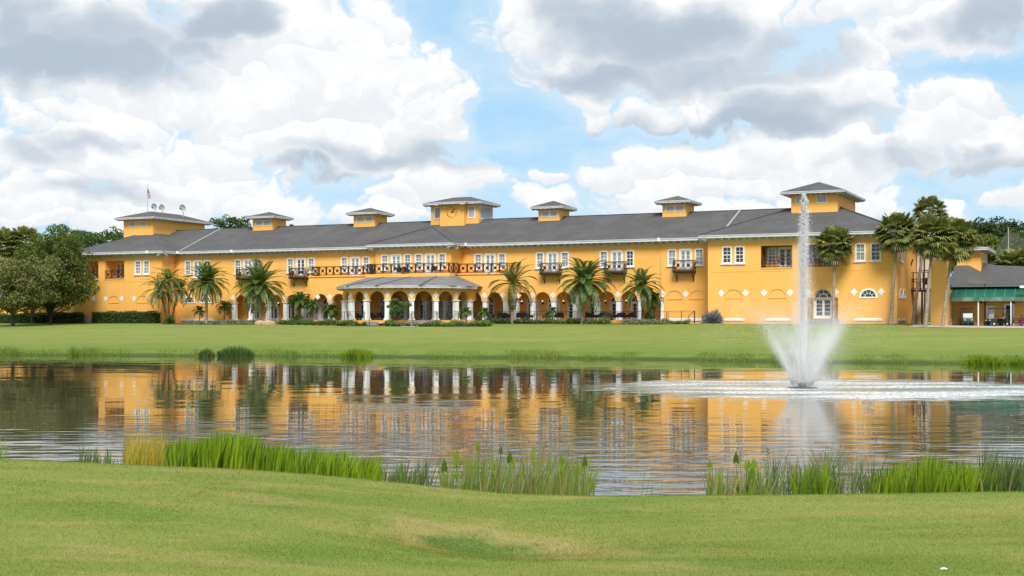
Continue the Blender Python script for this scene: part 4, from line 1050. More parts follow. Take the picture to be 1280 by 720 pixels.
# cupolas
def slope_y(py, px, f):                # depth where the sight line meets a roof slope
    lo, hi_ = -1.0, 14.0
    for _ in range(50):
        m = (lo+hi_)/2
        if Zl(py, px, m) > f(m): lo = m
        else: hi_ = m
    return lo
mainz = lambda y: EAVE + (y-EV)*SL
wingz = lambda y: EAVE + (y+1.0)*SL
def cupola(pl, pr, pbase, ptop, papex, depth, f, over=0.85, louv=((.33, .16), (.74, .16)), name='cupola', lz=(.30, 1.0)):
    y0 = slope_y(pbase, (pl+pr)/2, f)
    xa, xb = U(pl, y0), U(pr, y0); zt = Zl(ptop, (pl+pr)/2, y0); zb_ = f(y0)-.5
    q = MB(); d = depth
    q.quad((xa,y0,zb_),(xb,y0,zb_),(xb,y0,zt),(xa,y0,zt)); q.quad((xb,y0,zb_),(xb,y0+d,zb_),(xb,y0+d,zt),(xb,y0,zt))
    q.quad((xb,y0+d,zb_),(xa,y0+d,zb_),(xa,y0+d,zt),(xb,y0+d,zt)); q.quad((xa,y0+d,zb_),(xa,y0,zb_),(xa,y0,zt),(xa,y0+d,zt))
    cu = q.build(name, 'stucco', CH)
    ze = zt+.30
    q = MB(); e = over; wx_ = xb-xa+2*e
    zap = Zl(papex, (pl+pr)/2+4, y0+d*.4); rise = max(.5, zap-ze); sl = rise/(min(wx_, d+2*e)/2)
    hip(q, xa-e, xb+e, y0-e, y0+d+e, ze, sl); q.build('cupola_roof', 'roof', cu)
    eave_band([(xa-e, y0+d+e), (xa-e, y0-e), (xb+e, y0-e), (xb+e, y0+d+e)], ze, 'cupola_cornice', cu, True, h=.27, dent=.62, over=e-.02, brh=.16)
    W = xb-xa
    for c, hw in louv:
        xc = xa+W*c; q = MB(); h0, h1 = zt-lz[1], zt-lz[0]; hw_ = min(W*hw, .55)
        q.box(xc-hw_-.07, xc-hw_, y0-.05, y0+.02, h0-.07, h1+.07); q.box(xc+hw_, xc+hw_+.07, y0-.05, y0+.02, h0-.07, h1+.07)
        q.box(xc-hw_, xc+hw_, y0-.05, y0+.02, h1, h1+.07); q.box(xc-hw_, xc+hw_, y0-.05, y0+.02, h0-.07, h0)
        n_ = 6
        q.cur = 1
        for i in range(n_): q.bar((xc-hw_, y0-.02, h0+(h1-h0)*(i+.5)/n_), (xc+hw_, y0-.02, h0+(h1-h0)*(i+.5)/n_), .03, (h1-h0)/n_*.8)
        q.build('louver', ['white', 'louver'], cu)
    return cu, xa, xb, y0, zt, ze, zap
cupola(316, 340.5, 288, 273.3, 264.8, 3.5, mainz)
cupola(442, 468.3, 283.5, 268.5, 259.6, 3.5, mainz)
cupola(673, 699.2, 276, 261.3, 250.9, 3.5, mainz)
cupola(828, 857.5, 271, 254.2, 244.6, 3.5, mainz)
LWC = cupola(154.6, 191, 294.2, 274.6, 266.5, 12.4, wingz, over=1.0, louv=((.31, .1), (.67, .1)))
cupola(989, 1047, 265.6, 242.6, 229.5, 11.5, wingz, over=1.1, louv=((.22, .1), (.66, .1)))
# clock tower
ct, cxa, cxb, cy0, czt, cze, czap = cupola(538.5, 598, 280.2, 256.2, 246.3, 4.6, mainz, over=0.85, louv=(), name='clock_tower')
cpx0, cpx1 = U(550, cy0-.7), U(580.2, cy0-.7); cb = mainz(cy0-.7)-.3
q = MB(); q.box(cpx0, cpx1, cy0-.7, cy0-.004, cb, czt); q.build('clock_bay', 'stucco', ct)
q = MB(); hip(q, cpx0-.7, cpx1+.7, cy0-1.55, cy0+2.4, cze+.003, .22); q.build('clock_bay_roof', 'roof', ct)
eave_band([(cpx0-.7, cy0-.85), (cpx0-.7, cy0-1.55), (cpx1+.7, cy0-1.55), (cpx1+.7, cy0-.85)], cze+.003, 'clock_bay_cornice', ct, False, h=.27, dent=.62, over=.83, brh=.16)
def louver_panel(mp, a, b, z0, z1, par):
    q = MB(); e = .12
    def bx(a_, b_, z_, zz_, t0, t1):
        P = [mp(s, z, t) for t in (t0, t1) for s, z in ((a_, z_), (b_, z_), (b_, zz_), (a_, zz_))]
        q.add(P, [(0,1,2,3),(4,7,6,5),(0,4,5,1),(1,5,6,2),(2,6,7,3),(3,7,4,0)])
    bx(a-e, a, z0-e, z1+e, -.05, .01); bx(b, b+e, z0-e, z1+e, -.05, .01); bx(a, b, z1, z1+e, -.05, .01); bx(a, b, z0-e, z0, -.05, .01)
    q.cur = 1; n_ = 14
    for i in range(n_):
        zl = z0+(z1-z0)*i/n_; dz = (z1-z0)/n_
        q.add([mp(a, zl, -.045), mp(b, zl, -.045), mp(b, zl+dz*.9, -.01), mp(a, zl+dz*.9, -.01)], [(0,1,2,3)])
    q.build('louver', ['white', 'louver'], par)
lz0, lz1 = czt-1.75, czt-.32
louver_panel(yplane(cy0), U(543.5, cy0), cpx0-.05, lz0, lz1, ct)
louver_panel(yplane(cy0), U(586, cy0), U(593, cy0), lz0, lz1, ct)
louver_panel(xplane(cxb, -1), cy0+.5, cy0+4.2, czt-1.9, czt-.3, ct)
# the clock: strokes of the hour numerals and two hands
ccx, ccz, cr = U(564.8, cy0-.7), Zl(265.0, 564.8, cy0-.7), 0.72
NUM = {1: 'I', 2: 'II', 3: 'III', 4: 'IV', 5: 'V', 6: 'VI', 7: 'VII', 8: 'VIII', 9: 'IX', 10: 'X', 11: 'XI', 12: 'XII'}
q = MB(); yk = cy0-.735
for h, s_ in NUM.items():
    a = 2*PI*h/12; wd = {'I': .045, 'V': .10, 'X': .10}; tot = sum(wd[ch] for ch in s_); px_ = -tot/2
    Rm = lambda u, v: (ccx + math.sin(a)*(cr+v) + math.cos(a)*u, yk, ccz + math.cos(a)*(cr+v) - math.sin(a)*u)
    for ch in s_:
        c = px_ + wd[ch]/2; px_ += wd[ch]; H = .13
        if ch == 'I': q.bar(Rm(c, -H/2), Rm(c, H/2), .028, .03)
        elif ch == 'V': q.bar(Rm(c-.035, H/2), Rm(c, -H/2), .026, .03); q.bar(Rm(c+.035, H/2), Rm(c, -H/2), .026, .03)
        else: q.bar(Rm(c-.035, H/2), Rm(c+.035, -H/2), .026, .03); q.bar(Rm(c+.035, H/2), Rm(c-.035, -H/2), .026, .03)
q.build('clock_numerals', 'clock', ct)
for ang, L, wd, nm in ((40, .62, .10, 'minute_hand'), (88, .42, .085, 'hour_hand')):
    a = R(ang); q = MB(); q.bar((ccx-math.sin(a)*.14, yk-.02, ccz-math.cos(a)*.14), (ccx+math.sin(a)*L, yk-.02, ccz+math.cos(a)*L), .04, wd); q.build(nm, 'clock', ct)
# flag and dishes on the left wing cupola
_, lxa, lxb, ly0, lzt, lze, lzap = LWC
def roofpos(px, y): return U(px, y), y
def wpt(x, y, z): return (*LW(x, y), ZB+z)
fy = ly0+3.8; fx = U(184.6, fy); zf = lze+.95
fp = thing('flagpole', 'thin pole carrying a drooping striped flag on the left cupola roof', 'flagpole', wpt(fx, fy, zf-.35), -PHI)
q = MB(); Hp = Zl(232, 184.6, fy)-zf+.35; q.tube([(0, 0, 0), (0, 0, Hp)], [.045, .03], 6); q.ball((0, 0, Hp+.06), .07); q.build('pole', 'steel', fp)
q = MB(); zt_ = Hp-.35; N = 8; rows = []
for j in range(9):
    v = j/8; wdt = .12+.42*math.sin(min(1, v*1.1)*PI*.8)
    rows.append([(-.02+ (i/N)*wdt - .18*math.sin(v*3)*.6 + .25*v*i/N, .09*math.sin(i*1.9+v*2), zt_-1.45*v - .35*i/N) for i in range(N+1)])
vs = [p_ for rw in rows for p_ in rw]; q.add(vs, [(j*(N+1)+i, j*(N+1)+i+1, (j+1)*(N+1)+i+1, (j+1)*(N+1)+i) for j in range(8) for i in range(N)])
fl = q.build('flag', 'flag', fp)
def dish(px, pyc, rpx, y, label, first_=None):
    x = U(px, y); s_ = mpp(px, y); rad = rpx*s_; zc = Zl(pyc, px, y); zb_ = lze+.35+.3
    t_ = thing('satellite_dish', label, 'satellite dish', wpt(x, y, zb_-.2), -PHI+R(20), 'satellite dishes on the left cupola roof')
    q = MB(); q.tube([(0, 0, 0), (0, 0, zc-zb_+.1)], .06, 6); q.bar((0, 0, zc-zb_), (0, -.25, zc-zb_+.15), .08); q.build('mast', 'steel', t_)
    q = MB(); n_ = 20; zc_ = zc-zb_+.2
    prof = [(0, .0), (rad*.4, .04), (rad*.75, .13), (rad, .25), (rad, .28), (rad*.75, .16), (0, .03)]
    vs = []
    for r_, d_ in prof:
        for k in range(n_):
            a = 2*PI*k/n_; vs.append((r_*math.cos(a)*.9, -.15-d_*.8-math.sin(a)*r_*.25, zc_+r_*math.sin(a)))
    q.add(vs, [(i*n_+k, i*n_+(k+1) % n_, (i+1)*n_+(k+1) % n_, (i+1)*n_+k) for i in range(len(prof)-1) for k in range(n_)]); q.build('reflector', 'dish', t_)
    q = MB(); q.bar((0, -.35, zc_-rad*.9), (-.1, -.9, zc_-.1), .04); q.box(-.18, -.02, -1.0, -.85, zc_-.2, zc_); q.build('feed_arm', 'black', t_)
dish(193.8, 259, 4.2, ly0+2.2, 'grey satellite dish nearest the flagpole')
dish(203.3, 260, 4.2, ly0+3.8, 'grey satellite dish between the two others')
dish(229, 260.5, 4.6, ly0+7.8, 'grey satellite dish standing apart at right of the other two')
# wall lamps in the loggia
lamps = [U(p_, YB) for p_ in (326, 349, 374, 653, 679, 705, 731, 757.5, 783.5, 810)]
q = MB(); q.box(-.09, .09, -.1, -.003, -.35, -.05); q.bar((0, -.1, -.2), (0, -.22, -.12), .04); q.lathe([(.05, -.12), (.12, -.08), (.10, -.04)], (0, -.22, 0), 8)
sl0 = q.build('wall_lamp', 'rustiron', CH, loc=(lamps[0], YB, 2.85))
q = MB(); q.ball((0, -.22, .06), .075, 8, 6); gl0 = q.build('lamp_globe', 'lamp', sl0)
for x in lamps[1:]:
    c = put_part(sl0, 'wall_lamp', x, YB, 2.85); gch = gl0.copy(); COL.objects.link(gch); gch.parent = c

# steps up to the porch and from the terrace
for px0, px1, yy in ((461, 481, -8.0), (517, 548, -9.2)):
    xa, xb = U(px0, yy), U(px1, yy); q = MB()
    for i in range(3): q.box(xa, xb, yy-1.15-.36*i, yy-.8-.36*i+.01*i, -.4, F1-.02-.14*i)
    q.box(xa, xb, yy-.8, yy+.6, -.4, F1-.012); q.build('porch_steps', 'greyconcrete', CH)
# ------------------------------------------------------------------ plants
def unit(v): return v / np.maximum(1e-9, np.linalg.norm(v, axis=-1, keepdims=True))
def rand_dirs(n): return unit(rng.normal(size=(n, 3)))
def leaf_cards(P, size, tilt=None, aspect=0.55):
    """diamond leaf at each point, random facing; returns V, F"""
    n = len(P); a = rand_dirs(n); b = unit(np.cross(a, rand_dirs(n)))
    if tilt is not None: a = unit(a + tilt)
    s = (size * rng.uniform(0.6, 1.3, n))[:, None]
    V = np.stack([P - a*s, P + b*s*aspect, P + a*s, P - b*s*aspect], 1).reshape(-1, 3)
    return V, np.arange(n*4).reshape(-1, 4)

def broadleaf(name, label, px, yl, ztop, zbot, rx, ry, mat, nleaf=9000, leaf=0.17, clumps=70, trunk_r=0.22, trunk_h=None, group=None, lobes=None, cat='tree', lean=0.0, seed=0, xy=None, core=0.0, top_pts=1.0):
    """trunk with limbs and a crown of leaf clumps; ztop/zbot are world heights of the crown"""
    global rng
    rng = np.random.default_rng(100+seed)
    if xy is None: X, Y, zg = at(px, yl)
    else: X, Y = xy; zg = float(ground_z(X, Y))
    t = thing(name, label, cat, (X, Y, zg-0.05), 0, group)
    hz = (ztop-zbot)/2; zc = (ztop+zbot)/2 - zg
    # clump centres through the crown volume, more of them near its surface
    C = rand_dirs(clumps); rad = rng.uniform(0.25, 1.0, clumps)**0.45
    lump = 1 + 0.16*np.sin(C[:, 0]*4.1+seed) + 0.14*np.sin(C[:, 2]*5.3+seed*2) + rng.uniform(-.12, .12, clumps)
    C = C * (rad*lump)[:, None]
    C[:, 2] = np.where(C[:, 2] > 0, C[:, 2]*top_pts, C[:, 2])
    Cw = C * np.array([rx*.86, ry*.86, hz*.9]) + np.array([0, 0, zc])
    q = MB(); th = trunk_h or max(0.6, zbot-zg)
    top = Vector((lean, 0, th + hz*0.7))
    q.tube([(0, 0, -.1), (lean*.2, .03, th*.5), (lean*.5, 0, th), tuple(top)], [trunk_r*1.35, trunk_r, trunk_r*.8, trunk_r*.3], 8)
    for i in range(0, clumps, max(1, clumps//14)):
        c = Cw[i]; s0 = Vector((lean*.45, 0, th*random.uniform(.8, 1.25)))
        m = s0.lerp(Vector(c), .55) + Vector((0, 0, -.15*hz*random.random()))
        q.tube([tuple(s0), tuple(m), tuple(c)], [trunk_r*.45, trunk_r*.25, trunk_r*.08], 5)
    q.build('trunk', 'bark', t, smooth=True)
    per = nleaf // clumps; P = []
    cr = min(rx, ry, hz)
    for i in range(clumps):
        r = cr*rng.uniform(.20, .36)
        d = rand_dirs(per); k = rng.uniform(.3, 1.0, (per, 1))**.5
        P.append(Cw[i] + d*k*np.array([r*1.15, r*1.15, r*.8]))
    P = np.concatenate(P)
    V, Fc = leaf_cards(P, leaf, tilt=np.array([0, 0, .1]))
    arr_mesh('crown', V, Fc, mat, t)
    return t

def hedge(name, label, x0, x1, y0, y1, h, mat='hedge', n=None, leaf=0.07, group=None, round_=0.25, wob=0.08, core=True):
    """clipped hedge in clubhouse axes: leafy skin over a dark heart"""
    xc, yc = (x0+x1)/2, (y0+y1)/2
    X, Y = LW(xc, yc); zg = float(ground_z(X, Y))
    t = thing(name, label, 'hedge', (X, Y, zg), -PHI, group)
    a, b = (x1-x0)/2, (y1-y0)/2
    n = n or int(260*(2*a*h + 2*b*h + 4*a*b))
    n = min(n, 14000)
    # points on the five faces
    ar = np.array([2*a*h, 2*b*h*2, 4*a*b*1.3, 2*a*h*.5]); f = rng.choice(4, n, p=ar/ar.sum())
    u, v = rng.uniform(-1, 1, n), rng.uniform(0, 1, n)
    P = np.zeros((n, 3))
    P[f == 0] = np.stack([u*a, -b+0*u, v*h], 1)[f == 0]; P[f == 3] = np.stack([u*a, b+0*u, v*h], 1)[f == 3]
    P[f == 1] = np.stack([np.sign(u)*a, (v*2-1)*b, rng.uniform(0, 1, n)*h], 1)[f == 1]
    P[f == 2] = np.stack([u*a, (v*2-1)*b, h+0*u], 1)[f == 2]
    # bring in the corners, add wobble
    P[:, 2] -= round_*h*np.clip(np.abs(P[:, 0])/a-.9, 0, 1)*3 * (P[:, 2]/h)
    P += rng.normal(0, 1, (n, 3))*np.array([.05, .05, .05])*(1+wob*8)
    P[:, 2] += wob*np.sin(P[:, 0]*1.7+x0)*P[:, 2]/h + wob*.6*np.sin(P[:, 0]*4.3)
    V, Fc = leaf_cards(P, leaf, aspect=.6)
    arr_mesh('foliage', V, Fc, mat, t)
    if core:
        q = MB(); q.box(-a+.09, a-.09, -b+.09, b-.09, -.1, h-.10); q.build('shade_core', 'core', t)  # near-black box painting the shade inside the hedge, no branches modelled
    return t

def shrub(name, label, x, y, rx, ry, h, mat, n=900, leaf=0.09, group=None, cat='shrub', spiky=False, dz=0.0):
    X, Y = LW(x, y); zg = float(ground_z(X, Y)) + dz
    t = thing(name, label, cat, (X, Y, zg), -PHI, group)
    d = rand_dirs(n); d[:, 2] = np.abs(d[:, 2]); k = rng.uniform(.45, 1.02, (n, 1))**.6
    lump = 1 + .14*np.sin(d[:, :1]*5+x*3) + .12*np.sin(d[:, 1:2]*6+d[:, 2:]*5+y)
    if spiky:
        base = d*k*np.array([rx, ry, h])*.35; tip = d*k*lump*np.array([rx, ry, h])
        s = np.cross(d, rand_dirs(n)); s = unit(s)*leaf*.55
        V = np.stack([base-s*.6, (base+tip)/2 - s, tip, (base+tip)/2 + s], 1).reshape(-1, 3)
        arr_mesh('foliage', V, np.arange(n*4).reshape(-1, 4), mat, t)
    else:
        V, Fc = leaf_cards(d*k*lump*np.array([rx, ry, h]), leaf)
        arr_mesh('foliage', V, Fc, mat, t)
    q = MB(); q.ball((0, 0, 0), (rx*.5, ry*.5, h*.55), 8, 6, .1); q.build('shade_core', 'core' if mat != 'agave' else 'core', t)  # near-black ball as the shade behind the leaves
    return t

def fronds(n, L, e_lo, e_hi, droop, leaflet, width, stations=22, seed=1, centre=(0, 0, 0), az=None, vee=0.35, r0=0.05, hang=0.25):
    """feather-leaf crown as arrays: n arching rachises with drooping leaflets on both sides"""
    r = np.random.default_rng(seed); VV, FF = [], []; o = 0
    for i in range(n):
        f = i/max(1, n-1)
        a = (i*2.39996 + r.uniform(-.25, .25)) if az is None else az[i]
        e0 = e_hi + (e_lo-e_hi)*f + r.uniform(-.1, .1); Li = L*r.uniform(.85, 1.08); dr = droop*r.uniform(.8, 1.2)
        S = stations; tt = np.linspace(0, 1, S); ev = e0 - dr*tt**1.35
        h = np.array([math.cos(a), math.sin(a), 0]); sd_ = np.array([-math.sin(a), math.cos(a), 0])
        T = np.cos(ev)[:, None]*h + np.sin(ev)[:, None]*np.array([0, 0, 1])
        Pt = np.cumsum(T, 0)*Li/S + np.array(centre) + h*r0
        N = np.cross(T, sd_); N = N*np.sign(N[:, 2:3]+1e-6)
        # rachis
        w = .035*(1-tt*.8)[:, None]
        V = np.concatenate([Pt-sd_*w, Pt+sd_*w]); VV.append(V)
        FF.append(np.stack([np.arange(S-1), np.arange(1, S), S+np.arange(1, S), S+np.arange(S-1)], 1)+o); o += 2*S
        for sg in (-1, 1):
            st = np.arange(2, S); t_ = tt[st]
            ll = leaflet*np.sin(np.pi*(.12+.86*t_))**.6*r.uniform(.85, 1.1, len(st))
            dirv = unit(T[st]*(.35+.55*t_[:, None]) + sd_*sg*(1.0-.35*t_[:, None]) + N[st]*vee + np.array([0, 0, -hang]))
            base = Pt[st]; tip = base + dirv*ll[:, None] + np.array([0, 0, -1])*(ll*.12)[:, None]
            mid = base + dirv*ll[:, None]*.5
            wv = T[st]*width*.5
            V = np.stack([base-wv*.5, mid-wv, tip, mid+wv], 1).reshape(-1, 3); VV.append(V)
            FF.append(np.arange(len(st)*4).reshape(-1, 4)+o); o += len(st)*4
    return np.concatenate(VV), np.concatenate(FF)

def trunk_mesh(pts, radii, mat, parent, rings=0.16, amp=0.12, n=10):
    q = MB(); P, Rr = [], []
    pts = [Vector(p) for p in pts]; 
    for (p, a), (s, b) in zip(zip(pts[:-1], radii[:-1]), zip(pts[1:], radii[1:])):
        m = max(2, int((s-p).length/rings))
        for i in range(m):
            f = i/m; P.append(tuple(p.lerp(s, f))); Rr.append((a+(b-a)*f)*(1+(amp if i % 2 else -amp*.4)))
    P.append(tuple(pts[-1])); Rr.append(radii[-1])
    q.tube(P, Rr, n); return q.build('trunk', mat, parent)

def date_palm(label, px, yl, py_base, py_crown, py_trunk_top, rpx, n=46, seed=1, mat='datepalm', lean=0.0, tr=0.2, tmat='palmbark', e_lo=-.6, e_hi=1.45, droop=1.12, boots=None, group='date palms in front of the clubhouse', leaflet=.66, name='date_palm', sta=30):
    X, Y, zg = at(px, yl); m = mpp(px, yl)
    t = thing(name, label, 'palm tree', (X, Y, zg-.05), 0, group)
    zc = hpx(py_crown, px, yl) - zg; L = rpx*m*1.12
    trunk_mesh([(0, 0, -.1), (lean*.3, 0, zc*.5), (lean, 0, zc)], [tr*1.15, tr*.95, tr*1.1], tmat, t)
    V, Fc = fronds(n, L, e_lo, e_hi, droop, leaflet*L/3, .15, sta, seed, (lean, 0, zc))
    arr_mesh('crown', V, Fc, mat, t)
    if boots:
        z0 = hpx(boots, px, yl)-zg; k = 900; zz = rng.uniform(z0, zc+.2, k); th = rng.uniform(0, 2*PI, k)
        f = (zz-z0)/(zc-z0); rr = tr*1.1 + .33*np.sin(np.pi*np.clip(f*.85+.12, 0, 1))
        P = np.stack([lean+rr*np.cos(th), rr*np.sin(th), zz], 1); V, Fc = leaf_cards(P, .14, tilt=np.array([0, 0, 1.2]), aspect=.4)
        arr_mesh('leaf_bases', V, Fc, 'boots', t)
    else:
        k = 260; th = rng.uniform(0, 2*PI, k); zz = zc - rng.uniform(.1, .75, k); rr = tr*1.2+.10*rng.uniform(0, 1, k)
        V, Fc = leaf_cards(np.stack([lean+rr*np.cos(th), rr*np.sin(th), zz], 1), .13, tilt=np.array([0, 0, 1.2]), aspect=.45)
        arr_mesh('leaf_bases', V, Fc, 'thatch', t)
    return t

def fan_crown(centre, n, R_, seed, e_lo=-1.1, e_hi=1.4, seg=17, pet=.66, bl=.46):
    r = np.random.default_rng(seed); VV, FF = [], []; o = 0
    for i in range(n):
        f = (i+.5)/n; e = math.asin(np.clip(math.sin(e_hi) + (math.sin(e_lo)-math.sin(e_hi))*f, -1, 1)) + r.uniform(-.15, .15)
        a = i*2.39996 + r.uniform(-.3, .3); d = np.array([math.cos(a)*math.cos(e), math.sin(a)*math.cos(e), math.sin(e)])
        sd_ = np.array([-math.sin(a), math.cos(a), 0]); nn = np.cross(d, sd_)
        pl = R_*pet*r.uniform(.8, 1.1); hub = np.array(centre) + d*pl + np.array([0, 0, -.06*R_])
        w = sd_*.02
        VV.append(np.array([np.array(centre)-w, np.array(centre)+w, hub+w, hub-w])); FF.append(np.array([[0, 1, 2, 3]])+o); o += 4
        B = R_*bl*r.uniform(.85, 1.1)
        roll = r.uniform(-.5, .5); s2 = sd_*math.cos(roll)+nn*math.sin(roll)
        for k in range(seg):
            an = (k/(seg-1)-.5)*3.9; c, s_ = math.cos(an), math.sin(an)
            v = d*c + s2*s_; l_ = B*(1-.28*abs(an)/1.95)
            mid = hub + v*l_*.6 + np.array([0, 0, -.02]); tip = hub + v*l_ + np.array([0, 0, -.30*l_*r.uniform(.5, 1.3)])
            wv = unit(np.cross(v, nn)[None])[0]*.075*R_/1.7
            VV.append(np.array([hub, mid-wv, tip, mid+wv])); FF.append(np.array([[0, 1, 2, 3]])+o); o += 4
    return np.concatenate(VV), np.concatenate(FF)
def sabal(label, bx, by_yl, tx, py_c, rpx, n=44, seed=1, tr=.17, dead=10, group='cabbage palms by the right wing', py_base=None):
    """cabbage palm: base at photo column bx, crown centre at (tx, py_c)"""
    X, Y, zg = at(bx, by_yl); m = Y/FOC
    t = thing('cabbage_palm', label, 'palm tree', (X, Y, zg-.05), 0, group)
    zc = EYE-(py_c-401.5)*m-zg; dx = (tx-bx)*m
    trunk_mesh([(0, 0, -.1), (dx*.28, 0, zc*.33), (dx*.66, 0, zc*.7), (dx, 0, zc-.05)], [tr*1.25, tr, tr*.9, tr*1.05], 'palmbark', t, .2, .06)
    Rr = rpx*m
    V, Fc = fan_crown((dx, 0, zc), int(n*2.1), Rr, seed); arr_mesh('crown', V, Fc, 'sabal', t)
    if dead:
        V, Fc = fan_crown((dx, 0, zc-.15), dead, Rr*.85, seed+50, -1.5, -.75); arr_mesh('dead_fronds', V, Fc, 'thatch', t)
    return t

# palms along the front
FRONT = -4.0
date_palm('full date palm right of the triple palm, over two half-round windows', 258, -3.5, 404, 352, 372, 29, 60, 3)
date_palm('broad dark date palm in front of the left arches', 325, -4.0, 404, 356, 372, 34, 60, 4, e_lo=-.85, droop=.95)
date_palm('sparse date palm with a thick green skirt of leaf bases on its trunk', 640.5, -2.5, 404, 354, 385, 37, 17, 5, mat='thinpalm', boots=387, e_lo=-.2, e_hi=1.5, droop=1.35, tr=.19)
date_palm('tallest and fullest date palm, between two iron balconies', 727.5, -2.5, 404, 351, 375, 37, 66, 6, e_lo=-.75, droop=1.2, lean=.35)
date_palm('slim brown-trunked date palm at the right end of the arcade', 804, -2.5, 402, 358, 372, 28, 40, 7, tmat='redbark', tr=.17, droop=1.25, lean=-.25)
# the triple-stemmed palm
X, Y, zg = at(211, -3.0); m = mpp(211, -3.0)
t = thing('triple_palm', 'three-stemmed palm with orange fruit at the corner of the left wing', 'palm tree', (X, Y, zg-.05))
VV, FF, o = [], [], 0
for i, (tx, py, dy, rp) in enumerate(((199.5, 362, .4, 27), (211, 350, -.2, 28), (223, 361, .5, 23))):
    dx = (tx-211)*m; zc = hpx(py, 211, -3)-zg
    trunk_mesh([((i-1)*.28, dy*.3, -.1), (dx*.45+(i-1)*.1, dy*.6, zc*.5), (dx, dy, zc)], [.16, .13, .14], 'redbark', t)
    V, Fc = fronds(34, rp*m*1.12, -.7, 1.35, 1.3, .5, .13, 24, 20+i, (dx, dy, zc)); VV.append(V); FF.append(Fc+o); o += len(V)
    q = MB()
    for k in range(3):
        a = k*2.1+i; q.ball((dx+math.cos(a)*.42, dy+math.sin(a)*.42-.2, zc-.75-.12*k), (.17, .17, .28), 7, 5, .2)
    q.build('fruit_cluster', 'fruit', t)
arr_mesh('crown', np.concatenate(VV), np.concatenate(FF), 'datepalm', t)
# small palms in the beds
def small_palm(label, px, yl, py_c, rpx, n=22, seed=1, stems=1, spread=.0, tr=.06, mat='smallpalm'):
    X, Y, zg = at(px, yl); m = mpp(px, yl)
    t = thing('small_palm', label, 'palm', (X, Y, zg-.03), 0, 'small palms in the planting beds')
    VV, FF, o = [], [], 0
    for i in range(stems):
        zc = hpx(py_c, px, yl)-zg - .25*i*(1 if i % 2 else .6); a = i*2.3; dx, dy = spread*math.cos(a)*(i > 0), spread*math.sin(a)*(i > 0)
        trunk_mesh([(dx*.3, dy*.3, -.05), (dx*.7, dy*.7, zc*.55), (dx, dy, zc)], [tr*1.3, tr, tr], 'redbark', t, .1, .1, 7)
        V, Fc = fronds(n, rpx*m*1.05, -.55, 1.4, 1.5, rpx*m*.36, .10, 18, seed*7+i, (dx, dy, zc)); VV.append(V); FF.append(Fc+o); o += len(V)
    arr_mesh('crown', np.concatenate(VV), np.concatenate(FF), mat, t); return t
small_palm('little palm beside the full date palm, under the half-round windows', 249.5, -2.5, 388, 10, 22, 1)
small_palm('bushy low palm in front of the square loggia opening', 281, 1.0, 383, 13, 26, 2)
small_palm('slim young palm between the first two white columns from the left', 317, 1.2, 384, 9, 16, 3, tr=.04)
small_palm('tall clump palm before the arches left of the terrace railing', 376, .5, 373, 14, 20, 4, 3, .9)
small_palm('feathery palm crowding the right side of the tall clump palm', 391, .3, 381, 12, 18, 5, 2, .4)
small_palm('young palm before the porch, left of its first column', 415, -2.2, 386, 12, 20, 6, 2, .5)
small_palm('little palm at the right foot of the round porch', 583, -7.5, 389, 9, 24, 8)
small_palm('bushy little palm between the porch and the sparse date palm', 606, -1.2, 390, 10, 24, 9)
small_palm('low potted-looking palm on the terrace by the wicker armchairs', 690.5, -.9, 389, 9, 24, 10)
small_palm('leaning palm leaning over the end of the iron fence', 818, -1.2, 374, 14, 20, 11, 2, .7)
# round-headed small tree before the porch
broadleaf('ornamental_tree', 'small round-headed tree on a slim stem in front of the porch', 497, -10.2, hpx(372, 497, -10.2), hpx(394, 497, -10.2), 1.55, 1.4, 'smallpalm', 2600, .10, 30, .05, seed=3)

sabal('solitary cabbage palm in front of the arched door, behind the fountain', 1041.5, -2.0, 1043.5, 303, 26, 46, 1, dead=7)
sabal('cabbage palm at the corner of the right wing, leftmost of the close group', 1113.5, -1.5, 1122, 288, 28, 50, 2)
sabal('tallest cabbage palm of the group, its crown above the rest', 1141, 1.0, 1162, 264, 23, 40, 3, dead=8)
sabal('cabbage palm with its pale trunk planted furthest out on the lawn', 1156.5, -7.0, 1167, 293, 29, 60, 4)
sabal('cabbage palm in front of the yellow pillar, rightmost of the group', 1178, -4.0, 1193, 297, 30, 60, 5, dead=14)

# dark trees at the left
zb_ = lambda py, px, yl: hpx(py, px, yl)
broadleaf('magnolia_tree', 'dense dark magnolia with bronze leaf backs against the left wing', 63, -8, zb_(290, 63, -8), zb_(396, 63, -8), 5.4, 4.6, 'magnolia', 36000, .17, 170, .2, trunk_h=1.3, seed=11, top_pts=1.0)
broadleaf('mossy_tree', 'wide grey-green tree hung with moss at the left edge', 16, -15, zb_(318, 16, -15), zb_(394, 16, -15), 6.8, 4.8, 'mossy', 30000, .15, 150, .24, trunk_h=2.0, seed=12)
broadleaf('magnolia_tree', 'slender dark tree half hidden between the mossy tree and the magnolia', 40, -4, zb_(322, 40, -4), zb_(392, 40, -4), 3.4, 3.0, 'magnolia', 9000, .15, 60, .13, seed=13)
def far_sabal(label, px, yl, py, rpx, seed):
    sabal(label, px, yl, px, py, rpx, 46, seed, dead=6, group='cabbage palms behind the left trees')
far_sabal('cabbage palm crown showing above the mossy tree, left one', 8, 8, 308, 26, 31)
far_sabal('cabbage palm crown showing between the mossy tree and magnolia', 32, 10, 303, 25, 32)
